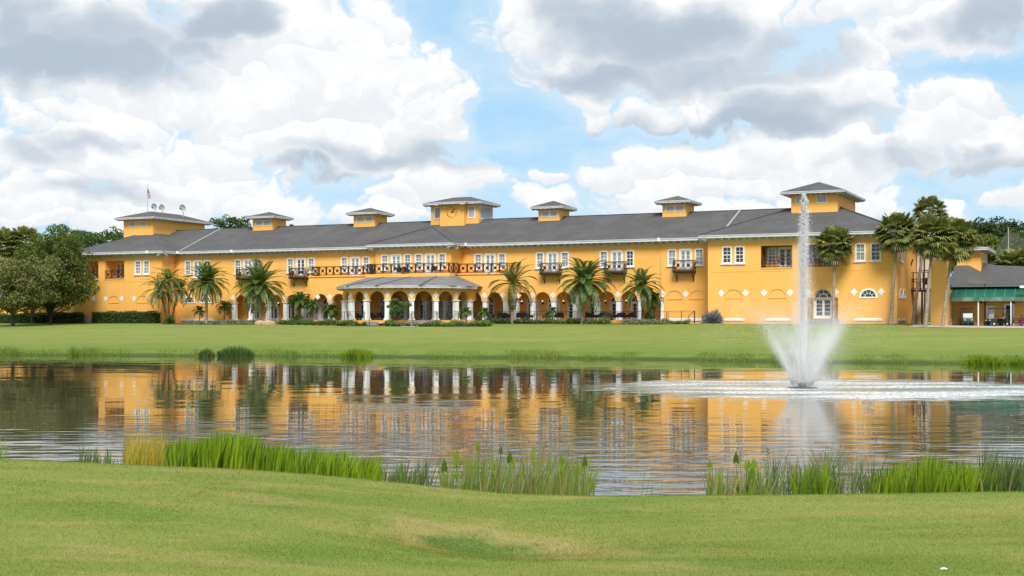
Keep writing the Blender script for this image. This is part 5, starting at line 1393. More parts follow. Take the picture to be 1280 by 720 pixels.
# trees beyond the clubhouse
G1 = 'trees beyond the clubhouse'
for i, (nm, lab, px, yl, top, bot, r_, mat, nl, sd_) in enumerate((
    ('oak_tree', 'tall leafy oak rising behind the left end of the roof', 92, 40, 277, 340, 7.2, 'oak', 9000, 41),
    ('oak_tree', 'rounded oak beyond the left wing roof, right of the tallest', 128, 46, 288, 340, 6.0, 'oak', 7000, 42),
    ('oak_tree', 'oak half hidden behind the left wing cupola', 150, 50, 282, 340, 6.5, 'oak', 7000, 43),
    ('oak_tree', 'dark oak far left, peeping over the mossy tree', 50, 42, 297, 350, 6.5, 'darkoak', 6000, 44),
    ('oak_tree', 'small treetop beside the left cupola, left of a taller one', 277, 48, 272, 330, 4.2, 'oak', 4500, 45),
    ('oak_tree', 'pointed treetop just left of the second cupola', 299, 50, 268, 330, 4.6, 'darkoak', 5000, 46),
    ('oak_tree', 'dark tall oak behind the low building, left of the net', 1228, 62, 271, 345, 6.5, 'darkoak', 9000, 47),
    ('oak_tree', 'dark wide oak behind the golf net', 1262, 66, 273, 345, 7.5, 'darkoak', 10000, 48),
    ('oak_tree', 'olive-green oak lower down beyond the low building roof', 1232, 50, 292, 350, 6.0, 'yellowtree', 8000, 49),
    ('oak_tree', 'green oak standing right behind the net pole', 1272, 54, 281, 350, 5.5, 'oak', 8000, 50),
    ('oak_tree', 'dark oak at the right edge beyond the net', 1302, 60, 270, 345, 6.5, 'darkoak', 8000, 51),
    ('oak_tree', 'dark oak just right of the palm group', 1200, 60, 285, 345, 6.0, 'darkoak', 7000, 52))):
    broadleaf(nm, lab, px, yl, hpx(top, px, yl), hpx(bot, px, yl), r_, r_*.8, mat, nl, .24, 60, .3, seed=sd_, group=G1, trunk_h=3.0)
broadleaf('conifer', 'small conifer tip right of the second cupola', 367, 44, hpx(276, 367, 44), hpx(330, 367, 44), 1.1, 1.0, 'darkoak', 2200, .2, 30, .15, seed=60)
sabal('light green bushy palm beside the low building roof', 1268, 30, 1268, 335, 29, 60, 61, group=G1, dead=4)

# hedges and beds
hedge('clipped_hedge', 'tall clipped hedge along the left wing', U(118, -2), U(196, -2), -2.6, -1.2, 1.55)
hedge('clipped_hedge', 'clipped hedge running behind the magnolia trunk', U(62, -2), U(101, -2), -2.6, -1.2, 1.45)
hedge('clipped_hedge', 'clipped hedge behind the mossy tree trunk', U(-30, -2), U(24, -2), -2.6, -1.2, 1.25)
hedge('clipped_hedge', 'clipped hedge in the shade between the two left trees', U(27, -2), U(58, -2), -2.7, -1.3, 1.35)
for i, (a, b, y0, y1, h, lab, mt) in enumerate((
    (350, 372, -5.2, -4.4, .5, 'low dark hedge at the foot of the tall clump palm', 'hedge'),
    (372, 420, -4.6, -3.2, .75, 'low light green hedge left of the porch', 'hedge_light'),
    (424, 446, -10.2, -8.6, .8, 'light green planting at the left foot of the porch', 'hedge_light'),
    (482, 513, -11.6, -10.3, .75, 'green planting under the round-headed tree', 'hedge_light'),
    (521, 566, -11.6, -10.2, .78, 'long green planting right of the porch steps', 'hedge_light'),
    (566, 612, -9.8, -8.4, .85, 'fuller green planting at the right foot of the porch', 'hedge'),
    (596, 690, -2.6, -1.3, .8, 'long low hedge under the terrace, left stretch', 'hedge'),
    (686, 762, -2.7, -1.4, .75, 'long low hedge under the terrace, right stretch', 'hedge'),
    (828, 861, -3.0, -1.9, .6, 'low hedge in front of the end of the iron fence', 'hedge'))):
    yc = (y0+y1)/2
    hedge('low_hedge', lab, U(a, yc), U(b, yc), y0, y1, h*.45, 'hedge_light' if i % 3 else mt, None, .085, 'low planting in front of the clubhouse', .3, .12)
bx_labels = 'clipped round box ball in the row edging the bed left of the porch'
for i, px in enumerate(range(356, 458, 9)):
    yl = -6.4 - (px-356)*.045; t = shrub('box_ball', bx_labels, U(px, yl), yl, .42, .42, .55, 'hedge', 420, .06, 'row of clipped box balls')
for i, (px, yl, rx, h, lab) in enumerate((
    (238, -4.8, 1.0, .75, 'silvery shrub below the half-round windows, left one'), (247, -5.0, 1.0, .7, 'silvery shrub in front of the little palm by the left wing'),
    (268, -5.0, 1.1, .75, 'silvery shrub just right of the full date palm trunk'), (279, -5.0, 1.2, .9, 'silvery shrub before the square loggia opening'),
    (292, -5.4, 1.3, .95, 'silvery shrub before the first white column'), (305, -5.6, 1.3, 1.0, 'largest silvery shrub before the leftmost open arch'),
    (316, -5.2, 1.0, .85, 'silvery shrub left of the broad date palm trunk'), (337, -4.4, 1.2, .8, 'green-grey shrub behind the tan boulders'),
    (789, -3.4, 1.2, .95, 'silvery shrub left of the brown-trunked date palm'), (800, -3.7, 1.2, .9, 'silvery shrub at the foot of the brown-trunked date palm'),
    (814, -3.5, 1.3, .95, 'silvery shrub right of the brown-trunked date palm'), (826, -3.2, 1.2, .8, 'last silvery shrub at the right end of the bed'))):
    shrub('silvery_shrub', lab, U(px, yl), yl, rx, .8, h*.68, 'silver' if 'silver' in lab else 'hedge_light', 900, .085, 'silvery shrubs in the beds')
shrub('agave_plant', 'big rounded grey spiky plant beside the path at the right wing', U(891.5, -1.6), -1.6, 1.45, 1.2, 1.75, 'agave', 1500, .11, None, 'plant', True)
shrub('leafy_bush', 'tall green bush at the foot of the leaning palm', U(812, -1.4), -1.4, 1.0, .9, 1.75, 'smallpalm', 1500, .10, None, 'bush', True)
shrub('leafy_bush', 'low leafy bush at the base of the three-stemmed palm', U(212, -4.0), -4.0, 1.0, .8, 1.4, 'smallpalm', 900, .12, None, 'bush', True)
shrub('leafy_bush', 'rounded green bush under the tall clump palm', U(372, -.5), -.5, 1.2, .8, 1.3, 'hedge', 1200, .09, None, 'bush')
for i, (px, rx, h, lab) in enumerate(((325.5, .75, .5, 'small tan boulder in the bed beside the broad date palm'), (335.5, 1.0, .55, 'larger flat tan boulder right of the small one'))):
    yl = -6.6; X, Y = LW(U(px, yl), yl); q = MB(); q.ball((0, 0, .1), (rx, .5, h), 12, 8, .12)
    o = q.build('boulder', 'rock', None, True, (X, Y, float(ground_z(X, Y)))); tag(o, lab, 'boulder', 'tan boulders in the bed')
# mulch under the beds, laid on the ground
def ground_strip(name, px0, px1, ya, yb, mat, lift=.02, kind='structure', nx_=30, ny_=8, taper=True):
    xs = np.linspace(U(px0, (ya+yb)/2), U(px1, (ya+yb)/2), nx_); V = []
    for i, x in enumerate(xs):
        e = math.sin(PI*i/(nx_-1))**.35 if taper else 1; yc = (ya+yb)/2 + (.25*math.sin(i*1.3) if taper else 0); hw = (yb-ya)/2*e
        for j in range(ny_):
            X, Y = LW(x, yc-hw+2*hw*j/(ny_-1)); V.append((X, Y, float(ground_z(X, Y))+lift))
    Fc = [(i*ny_+j, i*ny_+j+1, (i+1)*ny_+j+1, (i+1)*ny_+j) for i in range(nx_-1) for j in range(ny_-1)]
    return arr_mesh(name, V, Fc, mat, kind=kind, smooth=True)
ground_strip('mulch_bed', 203, 352, -6.8, -.4, 'soil'); ground_strip('mulch_bed', 352, 430, -6.2, -.6, 'soil', .024)
ground_strip('mulch_bed', 424, 612, -11.9, -7.4, 'soil', .028); ground_strip('mulch_bed', 596, 862, -3.6, -.5, 'soil', .032)
ground_strip('path', 884, 1145, -2.2, -.9, 'concrete', .03, taper=False); ground_strip('path', 858, 903, -3.1, -2.2, 'concrete', .034, taper=False)
ground_strip('path', 500, 521, -13.2, -11.9, 'concrete', .034, taper=False)
ground_strip('cart_path', 1145, 1420, -6.2, 3.9, 'concrete', .03, taper=False, nx_=40)

# ------------------------------------------------------------------ reeds and shore plants
def blades(P, H, W, lean_amt, seed, seg=3, wind=(.15, 0)):
    """upright tapering leaves: P (n,3) feet, H heights, W widths"""
    r = np.random.default_rng(seed); n = len(P); a = r.uniform(0, 2*PI, n); ln = r.uniform(.1, 1, n)*lean_amt
    out = np.stack([np.cos(a)*ln+wind[0]*r.uniform(0, 1, n), np.sin(a)*ln+wind[1], 0*a], 1)
    f = r.uniform(0, 2*PI, n); sd_ = np.stack([np.cos(f), np.sin(f), 0*f], 1)
    tt = np.linspace(0, 1, seg+1); V = []
    for t in tt:
        c = P + np.array([0, 0, 1])*(H*(t - .18*ln*t*t))[:, None] + out*(H*t**1.8)[:, None]
        w = (W*(1-t)**.6*(.55+.9*t if t < .5 else 1))[:, None]*.5 + .0008
        V += [c - sd_*w, c + sd_*w]
    V = np.stack(V, 1); k = V.shape[1]; base = (np.arange(n)*k)[:, None]
    Fc = np.concatenate([base + np.array([[2*i, 2*i+1, 2*i+3, 2*i+2]]) for i in range(seg)], 0)
    return V.reshape(-1, 3), Fc
def near_spot(px, Y): return (px-640)/FOC*Y
def reed_bed(name, label, px0, px1, Ya, Yb, py_top, n, mat, W=.028, lean=.22, seed=1, hvar=.35, seeds=0, arrows=0, group='reed beds along the near bank', prof=None):
    r = np.random.default_rng(seed); n = int(n*(2.3 if n > 100 else 1.3)); Y = r.uniform(Ya, Yb, n); px = px0 + (px1-px0)*r.beta(1.15, 1.15, n)
    X = (px-640)/FOC*Y; zt = EYE - (py_top+9*np.sin(px*.13+seed)*np.sin(px*.05)+5*np.sin(px*.31)-401.5)*Y/FOC
    if prof: zt = EYE - (6*np.sin(px*.11)*np.sin(px*.043+seed)+np.interp(px, [p[0] for p in prof], [p[1] for p in prof])-401.5)*Y/FOC
    gz = np.maximum(ground_z(X, Y), -.25); H = np.maximum(.25, (zt-gz)*1.12*(1-hvar*.8*r.uniform(0, 1, n)**1.5))
    x0, y0_ = X.mean(), Y.mean()
    t = thing(name, label, 'reeds', (x0, y0_, 0), 0, group)
    P = np.stack([X-x0, Y-y0_, gz], 1)
    V, Fc = blades(P, H, W*r.uniform(.6, 1.3, n), lean, seed+5); arr_mesh('leaves', V, Fc, mat, t, kind='stuff')
    if seeds:
        q = MB()
        for i in range(seeds):
            j = r.integers(0, n); h = H[j]*1.12; p_ = P[j]; lx = r.uniform(-.12, .12)
            q.tube([tuple(p_), (p_[0]+lx*.4, p_[1], p_[2]+h*.6), (p_[0]+lx, p_[1], p_[2]+h)], [.005, .004, .003], 4, False)
            for k in range(5): q.ball((p_[0]+lx+r.uniform(-.03, .03), p_[1], p_[2]+h-.03*k), (.009, .009, .02), 4, 3)
        q.build('seed_stalks', 'seed', t, kind='stuff')
    if arrows:
        q = MB()
        for i in range(arrows):
            j = r.integers(0, n); h = H[j]*r.uniform(.85, 1.05); p_ = P[j]; lx = r.uniform(-.08, .08); s_ = r.uniform(.07, .12); a = r.uniform(-.5, .5)
            q.tube([tuple(p_), (p_[0]+lx, p_[1], p_[2]+h)], [.008, .006], 4, False)
            b = Vector((p_[0]+lx, p_[1], p_[2]+h)); c, sn = math.cos(a), math.sin(a)
            q.add([tuple(b+Vector((x_*c*s_, x_*sn*s_-.02, z_*s_))) for x_, z_ in ((0, -.1), (.42, -.5), (.45, .3), (0, 1.5), (-.45, .3), (-.42, -.5))], [(0, 1, 2, 3), (0, 3, 4, 5)])
        q.build('arrow_leaves', 'reed', t, kind='stuff')
    return t
reed_bed('reed_bed', 'sparse dark arrow-leaved plants left of the yellow reeds', 92, 152, 25, 28, 564, 60, 'reeddark', .06, .16, 1, .5)
reed_bed('reed_bed', 'yellow drying reeds at the left end of the bright reed bed', 153, 207, 24, 27, 549, 260, 'reeddry', .02, .2, 2, .55)
reed_bed('reed_bed', 'tall dense bright green reed bed on the left bank', 203, 372, 23, 27, 546, 850, 'reed', .072, .17, 3, .4, prof=[(203, 556), (240, 548), (310, 547), (345, 560), (372, 566)])
reed_bed('reed_bed', 'bright green reeds right of the tall dense bed', 366, 474, 22, 25.5, 565, 420, 'reed', .06, .22, 4, .45, prof=[(366, 566), (420, 566), (445, 568), (474, 578)])
reed_bed('reed_bed', 'thin dark reeds between the bright bed and the seeding reeds', 472, 538, 21.5, 24, 580, 130, 'reeddark', .03, .2, 5, .5)
reed_bed('reed_bed', 'tall mixed reeds with seed heads and arrow leaves near the middle', 550, 742, 20.5, 23.5, 569, 330, 'reedmix', .034, .28, 6, .5, 26, 18)
reed_bed('reed_bed', 'few thin stems in open water right of the seeding reeds', 798, 826, 20.5, 22, 578, 5, 'reeddark', .014, .5, 7, .3)
reed_bed('reed_bed', 'arrow-leaved reeds with thin blades right of the open water gap', 882, 965, 20.5, 23, 583, 140, 'reedmix', .034, .3, 8, .62, 4, 12)
reed_bed('reed_bed', 'loose tall dark reeds below the fountain', 950, 1095, 20.5, 24, 568, 130, 'reeddark', .028, .36, 9, .55, 12)
reed_bed('reed_bed', 'low bright tuft among the loose dark reeds', 990, 1040, 20.5, 23, 586, 130, 'reed', .04, .25, 10, .45)
reed_bed('reed_bed', 'wide bright green reed bed on the right bank', 1085, 1245, 20.5, 24.5, 575, 620, 'reed', .052, .24, 11, .45, 6, prof=[(1085, 588), (1120, 580), (1180, 576), (1215, 580), (1245, 592)])
reed_bed('reed_bed', 'stiff dark green reeds at the right edge', 1222, 1300, 20.5, 23.5, 571, 210, 'reeddark', .05, .2, 12, .5)
reed_bed('reed_bed', 'scrap of green reeds at the left edge', -14, 5, 25, 27, 553, 40, 'reed', .03, .25, 13, .4)

def far_clump(name, label, px, dyl, rpx, py_top, n, mat, seed, W=.09, group='reed clumps along the far shore'):
    r = np.random.default_rng(seed); k = (px-640)/FOC
    Y = 106.0
    for _ in range(30):
        Y = Y - ((yl_of(k*Y, Y) - shore_far(np.array([k*Y]))[0]) - dyl)*.7
    X = k*Y; m = Y/FOC; gz0 = max(-.05, float(ground_z(X, Y))); H0 = EYE-(py_top-401.5)*m-gz0
    t = thing(name, label, 'reeds', (X, Y, gz0), 0, group)
    a = r.uniform(0, 2*PI, n); q_ = np.sqrt(r.uniform(0, 1, n)); P = np.stack([np.cos(a)*q_*rpx*m, np.sin(a)*q_*1.3, 0*a-.08], 1)
    V, Fc = blades(P, H0*(1.05-.5*q_**2)*r.uniform(.6, 1.05, n), W*r.uniform(.6, 1.2, n), .35, seed, 3, (0, 0)); arr_mesh('leaves', V, Fc, mat, t, kind='stuff')
    return t
far_clump('reed_clump', 'small dark reed clump on the far shore', 258.5, -.9, 8, 433, 420, 'hedge', 71)
far_clump('reed_clump', 'broad green reed clump right of the small dark one', 295, -.9, 22, 430, 1000, 'hedge', 72)
far_clump('reed_clump', 'lone green reed clump on the shore below the porch', 446, -1.0, 20, 433, 700, 'reed', 73)
far_clump('reed_clump', 'faint short tuft on the shore left of the lone clump', 367, .3, 6, 435, 90, 'shoregrass', 74)
far_clump('reed_clump', 'tall thin tuft at the left of the far shore', 92, 0, 5, 430, 90, 'shoregrass', 75)
far_clump('reed_clump', 'wide bright reed clump on the far shore at right', 1233, -.8, 27, 442, 900, 'reed', 76)
far_clump('reed_clump', 'reed clump at the right edge of the far shore', 1276, -.8, 15, 444, 500, 'reed', 77)
far_clump('reed_clump', 'low tuft on the shore below the sparse date palm', 735, .3, 10, 442, 200, 'shoregrass', 78)
far_clump('reed_clump', 'low tuft on the shore left of the fountain spray', 660, .3, 16, 440, 150, 'shoregrass', 79)
# unmown fringe of the far shore
n = 26000; r = np.random.default_rng(5)
px = r.uniform(-60, 1340, n); k = (px-640)/FOC; Y = np.full(n, 106.0)
for _ in range(30): Y = Y - (yl_of(k*Y, Y) - shore_far(k*Y))*.7
Y = Y + np.abs(r.normal(0, 1.2, n)) + r.uniform(-.3, .2, n); X = k*Y
den = np.sin(px*.021)+np.sin(px*.057+1)+.8*np.sin(px*.13); keep = r.uniform(-1.5, 2.6, n) < den*1.2 + .25
X, Y, den = X[keep], Y[keep], den[keep]; gz = ground_z(X, Y)
left = np.interp(X, [-60, -30, 0, 60], [1.5, 1.0, .8, 1.0])
V, Fc = blades(np.stack([X, Y, gz-.02], 1), r.uniform(.07, .26, len(X))*(1+.3*den.clip(0))*left, r.uniform(.03, .08, len(X)), .35, 8, 2, (0, 0))
arr_mesh('shore_grass', V, Fc, 'shoregrass', kind='stuff')

# turf of the near lawn as real blades
n = 420000; r = np.random.default_rng(9)
Y = 7.6*(17.2/7.6)**r.uniform(0, 1, n)**1.0
X = r.uniform(-1, 1, n)*(Y*.39+.6)
dens = 0.5+0.5*np.sin(X*2.1+1.3*np.sin(Y*1.1))*np.sin(Y*1.7+X*.6); keep = r.uniform(0, 1, n) < .62+.38*dens
X, Y = X[keep], Y[keep]; nb = len(X)
hollow = np.exp(-(((X+.05)/.6)**2+((Y-11.0)/.55)**2))
H = r.uniform(.008, .022, nb)*(1+1.3*hollow); gz = ground_z(X, Y)
a = r.uniform(0, 2*PI, nb); f = r.uniform(0, 2*PI, nb); ln = r.uniform(.2, 1.3, nb)*H; w = r.uniform(.0012, .0026, nb)*(Y/9)
b0 = np.stack([X, Y, gz-.004], 1); sdv = np.stack([np.cos(f)*w, np.sin(f)*w, 0*f], 1); tip = b0 + np.stack([np.cos(a)*ln, np.sin(a)*ln, H], 1)
V = np.stack([b0-sdv, b0+sdv, tip], 1).reshape(-1, 3)
arr_mesh('grass', V, np.arange(nb*3).reshape(-1, 3), 'turf', kind='stuff')

# ------------------------------------------------------------------ fountain
FT = thing('fountain', 'pond fountain throwing a tall white jet and a ring of spray', 'fountain', (FX, FY, 0)); FT.scale = (.88, .88, .85)
q = MB(); q.lathe([(0, -.02), (.74, -.02), (.77, .025), (.7, .05), (.25, .08), (.2, .26), (0, .28)], n=24); q.build('float', 'black', FT, True)
q = MB(); q.tube([(0, 0, .3), (0, 0, .62)], [.09, .07], 10)
for i in range(14):
    a = 2*PI*i/14; q.tube([(.5*math.cos(a), .5*math.sin(a), .15), (.6*math.cos(a), .6*math.sin(a), .38)], .035, 6)
q.build('nozzle', 'steel', FT)
r = np.random.default_rng(21)
def drops(P, size, stretch=1.0, vel=None):
    n = len(P); a = rand_dirs(n); b = unit(np.cross(a, rand_dirs(n))); c = np.cross(a, b); s_ = np.asarray(size)[:, None]
    T = [(1, 1, 1), (1, -1, -1), (-1, 1, -1), (-1, -1, 1)]
    V = np.stack([P + (a*x+b*y+c*z)*s_*.58 for x, y, z in T], 1)
    if vel is not None:
        d = V - P[:, None, :]; V = P[:, None, :] + d + vel[:, None, :]*np.sum(d*vel[:, None, :], -1, keepdims=True)*(stretch-1)
    V = V.reshape(-1, 3); base = (np.arange(n)*4)[:, None]
    return V, np.concatenate([base+np.array([[0, 1, 2]]), base+np.array([[0, 3, 1]]), base+np.array([[0, 2, 3]]), base+np.array([[1, 3, 2]])], 0)
HJ = 9.75
def jet(n):
    # rising core, breaking up towards the top
    z = HJ*r.beta(2.0, 1.1, n); k = z/HJ
    sig = .025 + .13*k**1.4*(1-.8*k**5)
    wob = np.stack([.02*np.sin(z*1.7)*k + .10*k*k, .03*np.cos(z*2.3)*k], 1)
    xy = r.normal(0, 1, (n, 2))*sig[:, None] + wob
    # ragged tongues
    tong = .05*k*np.sin(z*11+7*np.sin(z*3.7))*np.sign(xy[:, 0])
    xy[:, 0] += tong
    return np.column_stack([xy, z+.5]), .006+.014*r.uniform(0, 1, n)**2
def veil(n):
    # water falling back round the jet, drifting a little left with the breeze
    z0 = HJ*(1-r.uniform(0, 1, n)**1.6*.5); fall = r.uniform(0, 1, n)**.8; z = z0*(1-fall) + .2
    rad = np.abs(r.normal(0, .17, n))*(1+1.2*fall) + .05; a = r.uniform(0, 2*PI, n)
    x = rad*np.cos(a) - .22*fall*fall + .22*(1-fall); y = rad*np.sin(a)
    return np.column_stack([x, y, z]), .004+.013*r.uniform(0, 1, n)**2.5
def ring(n, jets=20):
    j = r.integers(0, jets, n); a = 2*PI*j/jets + r.normal(0, .075, n)
    v = 9.1 + r.normal(0, .55, n); e = R(71.5) + r.normal(0, .045, n)
    T = 2*v*np.sin(e)/9.81; t = T*.85*r.uniform(0, 1, n)**2.1
    s_ = .55 + v*np.cos(e)*t; z = .35 + v*np.sin(e)*t - 4.905*t*t
    sp = .02 + .10*(t/T) ; x = s_*np.cos(a) + r.normal(0, 1, n)*sp - .12*t*t; y = s_*np.sin(a) + r.normal(0, 1, n)*sp
    return np.column_stack([x, y, z + r.normal(0, 1, n)*sp]), (.0045+.009*r.uniform(0, 1, n)**2)*(1.15-.35*t/T)
def low_mist(n):
    z = 2.6*r.beta(1, 2.2, n); a = r.uniform(0, 2*PI, n); rad = (.3+.42*z)*np.sqrt(r.uniform(0.0, 1.0, n))
    return np.column_stack([rad*np.cos(a) + .45*z + .15, rad*np.sin(a), z+.1]), .004+.007*r.uniform(0, 1, n)**2
for nm, (P, s_), st in (('jet', jet(46000), 2.6), ('falling_water', veil(24000), 2.2), ('ring_spray', ring(36000), 2.4), ('mist', low_mist(26000), 1.0)):
    keep = P[:, 2] > 0.02; P, s_ = P[keep], s_[keep]
    V, Fc = drops(P, s_, st, np.tile([0, 0, 1.0], (len(P), 1)) if st > 1 else None)
    arr_mesh(nm, V, Fc, 'spray', FT, kind='stuff')
q = MB(); pts = [(.03*math.sin(z*2.2), .03*math.cos(z*1.7), z) for z in np.linspace(.6, 6.5, 26)]
q.tube(pts, [.038*(1+.25*math.sin(i*2.7)) for i in range(26)], 7); q.build('jet_stem', 'spray', FT, True)
q = MB(); q.lathe([(1.6, .04), (2.9, 1.2), (3.3, 3.0), (3.0, 4.4), (.5, 4.5)], n=20); q.build('spray_mist', 'mist_skirt', FT)
q = MB(); q.lathe([(.5, .35), (.9, 2), (.95, 5), (.85, 8), (.5, 10.1)], n=16); q.build('plume_mist', 'mist_plume', FT)

# ------------------------------------------------------------------ right hand side: stair, pillar, cart pavilion
# yellow pillar with white cap
yl = 1.0; x = U(1175.5, yl)
PZ = thing('stucco_pillar', 'square yellow stucco pillar with a flared white cap beside the iron staircase', 'pillar', (*LW(x, yl), float(ground_z(*LW(x, yl)))-.1), R(-30))
hp = Zl(325, 1175, yl)+.25; q = MB(); q.box(-.85, .85, -.85, .85, 0, hp); q.build('shaft', 'stucco', PZ)
q = MB(); q.lathe([(1.30, hp-.02), (1.32, hp+.14), (1.18, hp+.22), (.98, hp+.55), (.86, hp+1.3), (.9, hp+1.4), (.9, hp+1.55), (0, hp+1.6)], n=4)
q.v = [(x_*math.cos(PI/4)-y_*math.sin(PI/4), x_*math.sin(PI/4)+y_*math.cos(PI/4), z_) for x_, y_, z_ in q.v]; q.build('cap', 'white', PZ)
# lighter wall recess behind the stair belongs to the clubhouse
q = MB(); q.box(U(1146, 15), U(1180, 15), 15.0, 15.5, 0, 9.6); q.build('stair_wall', 'soffit', CH)
# iron staircase
ST = thing('iron_staircase', 'black iron outside staircase with a landing behind the palm trunks', 'staircase', wpt(U(1155, 12), 12, 0), -PHI)
sx = lambda px: U(px, 12)-U(1155, 12)
zl1 = Zl(362, 1150, 12)
q = MB(); q.box(sx(1137), sx(1168), -1.2, 1.2, zl1-.25, zl1); q.build('landing', 'iron', ST)
q = MB()
for a_, b_ in (((sx(1137), -1.15), (sx(1168), -1.15)), ((sx(1137), -1.15), (sx(1137), 1.15))):
    ironrail(q, a_, b_, zl1+.1, zl1+2.0, 5, plates=False, t=.11)
q.bar((sx(1137), -1.15, zl1+2.0), (sx(1143), -1.15, zl1+3.6), .14); q.bar((sx(1152), -1.15, zl1+3.7), (sx(1165), -1.15, zl1+3.7), .14); q.bar((sx(1152), -1.15, zl1), (sx(1152), -1.15, zl1+3.7), .16); q.bar((sx(1157), -1.15, zl1), (sx(1157), -1.15, zl1+3.7), .16); q.bar((sx(1152), -1.15, zl1+2.2), (sx(1165), -1.15, zl1+2.2), .12)
q.build('railing', 'iron', ST)
q = MB()
for i in range(17):
    z = zl1-.25-(zl1-.4)*i/17; q.box(sx(1157), sx(1167), -1.0+.02*i, -.7+.02*i, z-.12, z)
q.bar((sx(1157), -1.1, .1), (sx(1157), -1.1, zl1), .12); q.bar((sx(1167.5), -1.1, .1), (sx(1167.5), -1.1, zl1), .12); q.build('treads', 'iron', ST)
q = MB(); q.tube([(sx(1154), -1.0, 0), (sx(1154), -1.0, zl1)], .12, 8); q.build('post', 'iron', ST); q = MB(); q.tube([(sx(1139), 1.0, 0), (sx(1139), 1.0, zl1)], .08, 8); q.build('post', 'iron', ST)
q = MB(); q.lathe([(.0, 0), (.32, .05), (.38, .4), (.3, .8), (0, .85)], (sx(1158.5), -.6, zl1+.55), 10); q.build('drum', 'black', ST)

# cart pavilion
PX0, PXW, PYW = U(1187, 2), U(1420, 2), 4.0
PV = thing('cart_pavilion', 'low yellow cart building with green awning, grey roof and small cupola', 'building', wpt(0, 0, 0), -PHI)
q = MB()
dpx, dpx2 = U(1257.5, PYW), U(1265.5, PYW)
gzp = -.35
wall(q, yplane(PYW), PX0-1, PXW, gzp-.3, Zl(358.5, 1230, PYW), [rect(dpx, dpx2, gzp-.29, Zl(382, 1261, PYW), .5)])
wall(q, xplane(PX0-1, 1), PYW, 34, gzp-.3, Zl(358.5, 1230, PYW))
q.build('wall', 'stucco', PV)
q = MB(); q.box(PX0-.9, PXW-.2, PYW+2.5, PYW+2.6, gzp, 4.5); q.build('inner_wall', 'brownwall', PV)
q = MB(); dzt = Zl(382, 1261, PYW)
q.box(dpx-.22, dpx, PYW-.06, PYW+.1, gzp, dzt+.22); q.box(dpx2, dpx2+.22, PYW-.06, PYW+.1, gzp, dzt+.22); q.box(dpx, dpx2, PYW-.06, PYW+.1, dzt, dzt+.22); q.build('door_frame', 'white', PV)
q = MB(); a_, b_ = U(1232.5, PYW), U(1243.5, PYW); zt_ = Zl(382, 1238, PYW); q.box(a_, b_, PYW-.07, PYW-.004, gzp, zt_); q.box(a_+.45, b_-.45, PYW-.085, PYW-.072, zt_-1.35, zt_-1.0)
q.build('white_door', 'white', PV)
for px in (1231.3, 1188.5): q = MB(); xx = U(px, PYW); q.tube([(xx, PYW-.08, gzp), (xx, PYW-.08, 4.4)], .07, 6); q.build('downpipe', 'iron', PV)
q = MB(); q.box(U(1183, PYW-.1), U(1190.5, PYW-.1), PYW-.7, PYW-.1, gzp, 3.9); q.build('corner_post', 'bracket', PV)
# awning
AY0, AY1 = 1.5, 3.98
za1, za0 = Zl(357.6, 1230, AY1), Zl(371.5, 1230, AY0)
q = MB(); ax0 = U(1185.5, AY0); ax1 = PXW
q.quad((ax0, AY0, za0), (ax1, AY0, za0), (ax1, AY1, za1), (ax0+.4, AY1, za1)); q.quad((ax0, AY0, za0-.05), (ax1, AY0, za0-.05), (ax1, AY1, za1-.05), (ax0+.4, AY1, za1-.05))
q.add([(ax0, AY0, za0), (ax0+.4, AY1, za1), (ax0+.4, AY1, za0)], [(0, 1, 2)])
aw = q.build('awning', 'green', PV)
q = MB(); xx = ax0+.7
while xx < ax1: q.bar((xx, AY0+.02, za0+.012), (xx, AY1-.05, za1+.008), .05, .02); xx += 1.02
q.build('awning_seams', 'greenstripe', aw)
q = MB(); N = 120
for i in range(N):
    xa, xb = ax0+(ax1-ax0)*i/N, ax0+(ax1-ax0)*(i+1)/N; q.quad((xa, AY0-.01, za0-.42-.03*(i % 2)), (xb, AY0-.01, za0-.42-.03*((i+1) % 2)), (xb, AY0-.01, za0+.01), (xa, AY0-.01, za0+.01))
q.build('valance', 'valance', aw)
for px in (1222.8, 1263.6, 1304, 1345):
    yy = AY0+.2; xx = U(px, yy); q = MB(); q.tube([(xx, yy, gzp-.3), (xx, yy, za0+.05)], .075, 8); q.build('awning_post', 'white', PV)
# roof and cupola of the pavilion
ye = 3.0; ze_ = Zl(358.5, 1230, ye); q = MB(); rx0 = U(1183, ye); rx1 = U(1190, ye)+62
hp_ = Zl(326, 1215, 14.0)-ze_
A, B = (rx0, ye, ze_), (rx1, ye, ze_); D_, C_ = (rx0, 36, ze_), (rx1, 36, ze_)
P1 = (U(1217, 14), 14, ze_+hp_); P2 = (U(1243, 16), 16, Zl(331, 1243, 16)); P3 = (U(1300, 18), 18, Zl(346.5, 1300, 18))
q.add([A, B, C_, D_, P1, P2, P3, (P1[0], 26, P1[2]), (P2[0], 26, P2[2]), (P3[0], 26, P3[2]), (rx0, 14, P1[2]), (rx0, 26, P1[2])], [(0, 5, 4), (0, 1, 6, 5), (0, 4, 7, 3), (4, 5, 8, 7), (5, 6, 9, 8), (1, 2, 9, 6), (3, 7, 8, 9, 2), (0, 10, 4), (4, 10, 11, 7), (11, 3, 7), (0, 3, 11, 10)])
q.build('roof', 'roof', PV)
y0 = 12.0; xa, xb = U(1196, y0), U(1226, y0); zt_ = Zl(312.5, 1222, y0); q = MB(); q.box(xa, xb, y0, y0+8.5, Zl(345, 1222, y0), zt_); cu = q.build('cupola', 'stucco', PV)
q = MB(); zc_ = Zl(309, 1225, y0-.8); hip(q, xa-.9, xb+.9, y0-.9, y0+9.4, zc_, .18); q.build('cupola_roof', 'roof', cu)
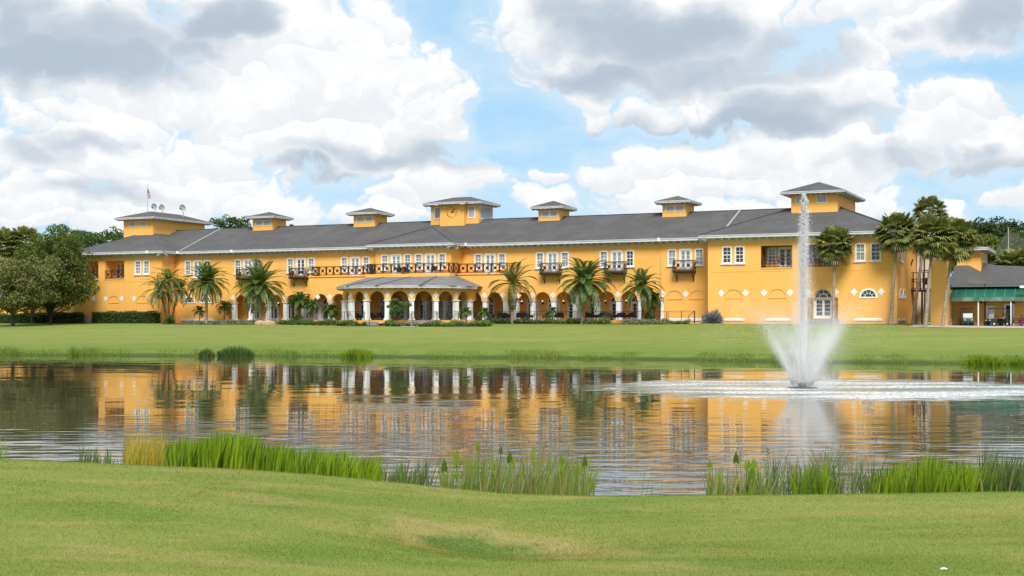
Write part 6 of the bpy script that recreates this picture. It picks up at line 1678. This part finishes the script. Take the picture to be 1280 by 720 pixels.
eave_band([(xa-.9, y0+9.4), (xa-.9, y0-.9), (xb+.9, y0-.9), (xb+.9, y0+9.4)], zc_, 'cupola_cornice', cu, True, .34, 0, .85)
louver_panel(xplane(xb, -1), y0+1.2, y0+2.8, zt_-1.25, zt_-.4, cu); louver_panel(xplane(xb, -1), y0+5.0, y0+6.6, zt_-1.25, zt_-.4, cu)
# gutter end seen at the right edge
q = MB(); q.box(U(1275, 1), U(1300, 1), .6, 1.2, Zl(360, 1278, 1), Zl(357, 1278, 1)); q.build('gutter', 'white', PV)

# ceiling fans under the awning
def fan(px, py, label):
    yy = 2.7; x = U(px, yy); z = Zl(py, px, yy)
    t = thing('ceiling_fan', label, 'ceiling fan', wpt(x, yy, z), -PHI, 'ceiling fans under the green awning')
    q = MB(); q.lathe([(0, -.12), (.16, -.1), (.2, 0), (.12, .14), (.04, .18), (.03, .7)], n=12); q.build('motor', 'wood', t)
    for i in range(5):
        a = 2*PI*i/5+.5; q = MB(); q.add([(math.cos(a)*.2-math.sin(a)*w_, math.sin(a)*.2+math.cos(a)*w_, .02+h_) for w_, h_ in ((-.05, 0), (.05, .02))] + [(math.cos(a)*.95-math.sin(a)*w_, math.sin(a)*.95+math.cos(a)*w_, -.02+h_) for w_, h_ in ((.09, .04), (-.09, 0))], [(0, 1, 2, 3)]); q.build('blade', 'wood', t)
fan(1206, 375.5, 'brown ceiling fan above the parked front-facing golf cart'); fan(1226, 378, 'brown ceiling fan left of the white door'); fan(1267, 378, 'brown ceiling fan right of the doorway')

# golf carts
def golf_cart(label, px, yl, rz):
    x = U(px, yl); X, Y = LW(x, yl); t = thing('golf_cart', label, 'golf cart', (X, Y, float(ground_z(X, Y))+.03), rz, 'golf carts under the awning')
    # x forward
    def prof(pts, w_, nm, mat, par=t, bev=0):
        q = MB(); n_ = len(pts); q.add([(a, -w_, b) for a, b in pts] + [(a, w_, b) for a, b in pts], [tuple(range(n_)), tuple(range(2*n_-1, n_-1, -1))] + [(i, (i+1) % n_, n_+(i+1) % n_, n_+i) for i in range(n_)]); return q.build(nm, mat, par)
    prof([(-1.15, .30), (-1.2, .72), (-.35, .78), (-.25, .36), (.45, .34), (.62, .62), (.80, .86), (1.05, .80), (1.22, .58), (1.24, .32)], .56, 'body', 'cartgreen')
    prof([(.70, .87), (.95, .84), (1.2, .61), (1.17, .58), (.9, .78), (.72, .82)], .50, 'front_cowl', 'cartwhite')
    prof([(-.85, .80), (-.85, .92), (-.30, .94), (-.28, .80)], .54, 'seat', 'tan'); prof([(-.95, .85), (-1.02, 1.32), (-.93, 1.34), (-.84, .92)], .54, 'backrest', 'tan')
    prof([(-1.15, 1.86), (-1.1, 1.93), (.75, 1.95), (.85, 1.88), (.8, 1.85)], .60, 'roof', 'black')
    for s in (-1, 1):
        q = MB(); q.tube([(.78, s*.52, .82), (.66, s*.55, 1.88)], .022, 6); q.build('roof_post', 'black', t)
        q = MB(); q.tube([(-1.08, s*.52, .74), (-1.05, s*.55, 1.87)], .022, 6); q.build('roof_post', 'black', t)
        for fx_ in (-.78, .82):
            q = MB(); n_ = 18
            q.lathe([(.12, -.09), (.21, -.1), (.235, -.06), (.235, .06), (.21, .1), (.12, .09)], n=n_); q.v = [(a+fx_, c+s*.50, b+.235) for a, b, c in q.v]; wh = q.build('wheel', 'black', t)
            q = MB(); q.lathe([(0, -.07), (.11, -.085), (.125, 0), (.11, .085), (0, .07)], n=12); q.v = [(a+fx_, c+s*.52, b+.235) for a, b, c in q.v]; q.build('hub', 'cartwhite', wh)
        q = MB(); q.ball((1.2, s*.38, .62), (.05, .09, .06), 8, 6); q.build('headlight', 'white', t)
    q = MB(); q.quad((.77, -.5, .9), (.77, .5, .9), (.70, .5, 1.35), (.70, -.5, 1.35)); q.quad((.775, -.5, .9), (.775, .5, .9), (.705, .5, 1.35), (.705, -.5, 1.35)); q.build('windscreen', 'cartwhite', t)
    q = MB(); q.tube([(.55, .25, .75), (.35, .25, 1.05)], .02, 6); q.lathe([(.17, 0), (.19, .015), (.17, .03)], (.34, .25, 1.05), 14); q.build('steering_wheel', 'black', t)
    q = MB(); q.box(-1.45, -1.2, -.5, .5, .45, .52); q.build('bag_rack', 'black', t)
    return t
golf_cart('golf cart parked facing the lawn, its pale windscreen showing', 1208.5, 2.2, R(-90)-PHI+R(14))
golf_cart('golf cart parked beside the white door, seen from its side', 1247, 1.6, R(180)-PHI+R(38))
def golf_bag(label, px, yl, dz, mat, rz=0, h=.9):
    x = U(px, yl); X, Y = LW(x, yl); t = thing('golf_bag', label, 'golf bag', (X, Y, float(ground_z(X, Y))+.04+dz), rz, 'golf bags under the awning')
    q = MB(); q.tube([(0, 0, 0), (.05, .02, h*.5), (.12, .04, h)], [.15, .14, .17], 12); q.build('bag', mat, t)
    q = MB()
    for i in range(6): a = i*1.05; q.tube([(.12+.08*math.cos(a), .04+.08*math.sin(a), h-.1), (.16+.12*math.cos(a), .04+.12*math.sin(a), h+.25)], .012, 5); q.ball((.17+.13*math.cos(a), .04+.13*math.sin(a), h+.28), (.06, .04, .04), 6, 4)
    q.build('clubs', 'black', t); return t
golf_bag('dark golf bag strapped on the back of the side-on cart', 1258.3, 1.0, .5, 'black'); golf_bag('maroon golf bag leaning at the right edge of the pavilion', 1277, .2, 0, 'maroon', 1.0)
# bench and chair left of the carts; round-backed chairs at the right edge
def bench(label, px, yl):
    x = U(px, yl); X, Y = LW(x, yl); t = thing('wooden_bench', label, 'bench', (X, Y, float(ground_z(X, Y))+.03), -PHI)
    q = MB(); q.box(-.6, .6, -.22, .22, .42, .48); q.build('seat', 'wood', t); q = MB()
    for i in range(5): q.box(-.6+.27*i, -.5+.27*i, .18, .22, .48, .85)
    q.box(-.6, .6, .17, .23, .85, .93); q.build('backrest', 'wood', t)
    for sx_ in (-.55, .5):
        for sy_ in (-.2, .16): q = MB(); q.box(sx_, sx_+.06, sy_, sy_+.06, 0, .42); q.build('leg', 'wood', t)
bench('brown wooden bench under the left end of the green awning', 1190, 1.5)
def round_chair(name, label, px, yl, rz, mat, cat='chair', group=None, w=.34, dz=.03, seat='cushion'):
    x = U(px, yl); X, Y = LW(x, yl); t = thing(name, label, cat, (X, Y, dz+(float(ground_z(X, Y)) if dz < .2 else ZB)), rz, group)
    q = MB(); q.box(-w, w, -w, w*.9, .36, .44); q.build('seat', mat, t)
    if seat: q = MB(); q.box(-w+.05, w-.05, -w+.02, w*.7, .443, .52); q.build('cushion', seat, t)
    q = MB(); n_ = 12; vs = []
    for i in range(n_+1):
        a = PI*i/n_; hgt = .62+.34*math.sin(a)**.7
        for rr in (w*1.0, w*1.12):
            for zz in (.30, hgt): vs.append((rr*math.cos(a), rr*math.sin(a)*1.0, zz))
    fs = []
    for i in range(n_):
        o = i*4; p_ = o+4
        fs += [(o, p_, p_+1, o+1), (o+2, o+3, p_+3, p_+2), (o+1, p_+1, p_+3, o+3)]
    q.add(vs, fs); q.build('backrest', mat, t)
    for s in (-1, 1):
        q = MB(); q.box(s*w*1.05-.04, s*w*1.05+.04, -w, .05, .30, .63); q.build('armrest', mat, t)
        for y_ in (-w+.04, w*.75): q = MB(); q.tube([(s*(w-.04), y_, 0), (s*(w-.05), y_, .37)], .03, 6); q.build('leg', mat, t)
    return t
round_chair('round_backed_chair', 'dark round-backed chair just right of the white doorway', 1270.5, .8, -PHI+.5, 'wood', w=.36)
round_chair('round_backed_chair', 'dark round-backed chair at the right edge of the photo', 1280.5, .5, -PHI-.4, 'maroon', w=.36)

# golf net
yl = 40; X, Y = LW(U(1260.5, yl), yl); zg = float(ground_z(X, Y)); m = Y/FOC
NP = thing('net_pole', 'tall pale pole holding up the golf net in front of the trees', 'pole', (X, Y, zg)); q = MB(); zt_ = EYE-(285.5-401.5)*m-zg; q.tube([(0, 0, 0), (0, 0, zt_)], [.1, .06], 8); q.build('shaft', 'concrete', NP)
q = MB(); q.lathe([(.1, zt_), (.14, zt_+.03), (.05, zt_+.14)], n=8); q.build('pole_cap', 'steel', NP)
q = MB(); lx = -15.5*m; zlow = EYE-(312-401.5)*m-zg
q.quad((0, .05, 0), (lx, .05, 0), (lx, .05, zlow), (0, .05, zt_-.1)); q.quad((0, .05, 0), (30*m, 2, 0), (30*m, 2, zt_-1.5), (0, .05, zt_-.1))
o = q.build('golf_net', 'net', None, loc=(X, Y, zg)); tag(o, 'grey see-through golf net sloping down from the pole', 'net')
# low yellow garden wall at the far left
gw = thing('garden_wall', 'low yellow stucco wall running off to the left behind the trees', 'wall', wpt(U(-60, 1), 1, 0), -PHI); q = MB(); L = -U(-60, 1)-.02
q.box(0, L, 0, .3, -.3, 3.6); q.build('wall', 'stucco', gw); q = MB(); q.box(-.05, L, -.06, .36, 3.603, 3.75); q.build('coping', 'cream', gw)
t = thing('utility_box', 'small grey utility box by the end of the tall hedge', 'utility box', wpt(U(110.5, -.8), -.8, 0), -PHI)
q = MB(); q.box(-.4, .3, -.25, .25, -.1, .95); q.build('cabinet', 'louver', t); q = MB(); q.box(-.44, .34, -.29, .29, .952, 1.0); q.build('lid', 'greyconcrete', t); q = MB(); q.tube([(.5, 0, -.1), (.5, 0, .6), (.3, 0, .75)], .04, 6); q.build('pipe', 'iron', t)

# ------------------------------------------------------------------ terrace fences and furniture
def fence(name, label, pts, z0=.44, h=1.05, step=1.55, group=None):
    t = thing(name, label, 'fence', wpt(0, 0, 0), -PHI, group); q = MB(); ps = []
    for (ax, ay), (bx, by) in zip(pts[:-1], pts[1:]):
        L = math.hypot(bx-ax, by-ay); m_ = max(1, round(L/step))
        for i in range(m_): ps.append((ax+(bx-ax)*i/m_, ay+(by-ay)*i/m_))
        q.bar((ax, ay, z0+h), (bx, by, z0+h), .05, .045)
        for k in range(1, 9): q.bar((ax, ay, z0+h*k/9), (bx, by, z0+h*k/9), .012)
    q.build('rails', 'iron', t); ps.append(pts[-1])
    for p_ in ps: q = MB(); q.box(p_[0]-.03, p_[0]+.03, p_[1]-.03, p_[1]+.03, z0, z0+h+.02); q.build('post', 'iron', t)
    return t
fence('iron_fence', 'thin dark cable fence along the edge of the arcade terrace', [(U(612, -.2), -.2), (U(833, -.2), -.2)])
fence('iron_fence', 'thin dark fence before the blank arches at the right', [(U(835, -.6), -.6), (U(868.5, -.6), -.6)], z0=.0, h=1.5)
fence('iron_fence', 'thin dark cable fence curving round the porch', [bpt(BR+.35, a) for a in bang[2:5]], .45)
fence('iron_fence', 'thin dark cable fence round the right side of the porch', [bpt(BR+.35, a) for a in bang[6:9]], .45)
for px, yl, lab in ((861, -1.8, 'left iron handrail of the steps by the grey spiky plant'), (878, -1.8, 'right iron handrail of the steps by the grey spiky plant'), (461.5, -10.3, 'iron handrail by the left porch steps'), (516, -11.2, 'iron handrail left of the middle porch steps')):
    x = U(px, yl); t = thing('handrail', lab, 'handrail', wpt(x, yl, float(ground_z(*LW(x, yl)))-ZB), -PHI, 'iron handrails at the steps')
    q = MB(); q.tube([(0, 0, 0), (0, 0, .95), (.3, 1.2, 1.5)], .035, 6); q.build('rail', 'iron', t); q = MB(); q.tube([(.3, 1.2, 0), (.3, 1.2, 1.5)], .035, 6); q.build('post', 'iron', t)
TG = 'wicker furniture on the terrace'
def table(label, px, yl, r_=.5, h=.72, name='patio_table'):
    t = thing(name, label, 'table', wpt(U(px, yl), yl, F1+.03), -PHI, TG)
    q = MB(); q.lathe([(0, h-.05), (r_, h-.05), (r_, h), (0, h)], n=20); q.build('tabletop', 'wicker', t)
    q = MB(); q.lathe([(.25, 0), (.25, .04), (.06, .1), (.06, h-.06), (.2, h-.052)], n=10); q.build('pedestal', 'wicker', t)
    if 'upper' in label: t.location.z = ZB+6.47; t['group'] = 'chairs on the upper terrace'
for px, yl, rz, w_, lab in (
    (446, -3.5, 0, .34, 'dark wicker chair in the shade of the porch, far left'), (474, -5.6, .5, .34, 'dark wicker chair in the porch arch right of the left steps'), (466, -4.6, -.4, .34, 'dark wicker chair behind the porch column left of the round-headed tree'),
    (540, -5.0, .3, .34, 'dark wicker chair in the porch right of the middle steps'), (562, -3.4, -.5, .34, 'dark wicker chair in the right side of the porch'),
    (598, .7, .4, .36, 'dark wicker chair right of the porch, next to the last porch column'), (613, 1.2, -.2, .36, 'dark wicker chair in the arch left of the sparse date palm'),
    (626, .8, .3, .38, 'wide dark wicker armchair just left of the sparse date palm trunk'), (634, 1.5, -.5, .36, 'dark wicker armchair directly behind the sparse date palm trunk'), (650, .8, .2, .38, 'dark wicker armchair just right of the sparse date palm'),
    (659, .5, -.5, .48, 'large dark wicker armchair left of the round table'), (699, .6, .6, .46, 'large dark wicker armchair right of the little terrace palm'), (684, 1.2, 3.0, .36, 'dark wicker armchair behind the round table, seen from the front'),
    (738, .7, -.6, .5, 'broad dark wicker armchair right of the tallest date palm'), (751, 1.3, 2.6, .42, 'dark wicker armchair with a pale cushion behind the fire table'), (757, -.0, .3, .62, 'widest dark wicker armchair in front, its back to the lawn'),
    (776, .8, .7, .46, 'dark wicker armchair right of the fire table'), (787, 1.1, 1.4, .46, 'dark wicker armchair by the last white column')):
    t = round_chair('wicker_armchair', lab, px, yl, -PHI+PI+rz, 'wicker', 'armchair', TG, w_*1.15, F1+.03)
table('round dark wicker table between the armchairs under the first lamps', 671, .6); table('low dark fire table among the wide armchairs', 765, .7, .6, .55, 'fire_table'); table('small dark table in the shade of the porch', 456, -4.4)

for px, yl, rz, lab in ((499, -.75, .6, 'dark chair on the upper terrace, left of its little table'), (508, -.75, -.7, 'dark chair on the upper terrace, right of its little table'), (542, -.8, .2, 'lone dark chair on the upper terrace by the right french door')):
    round_chair('terrace_chair', lab, px, yl, -PHI+PI+rz, 'black', 'chair', 'chairs on the upper terrace', .3, 6.47, None)
tt_ = table('little dark table between the chairs on the upper terrace', 503.5, -.8, .35, .7, 'terrace_table')
t = tag(MB().__class__() and (lambda q: (q.ball((0, 0, .012), (.024, .015, .009), 8, 5, .3), q.build('paper_scrap', 'white', None, False, (2.97, 9.1, float(ground_z(2.97, 9.1)))))[1])(MB()), 'scrap of white paper lying on the lawn at lower right', 'litter')
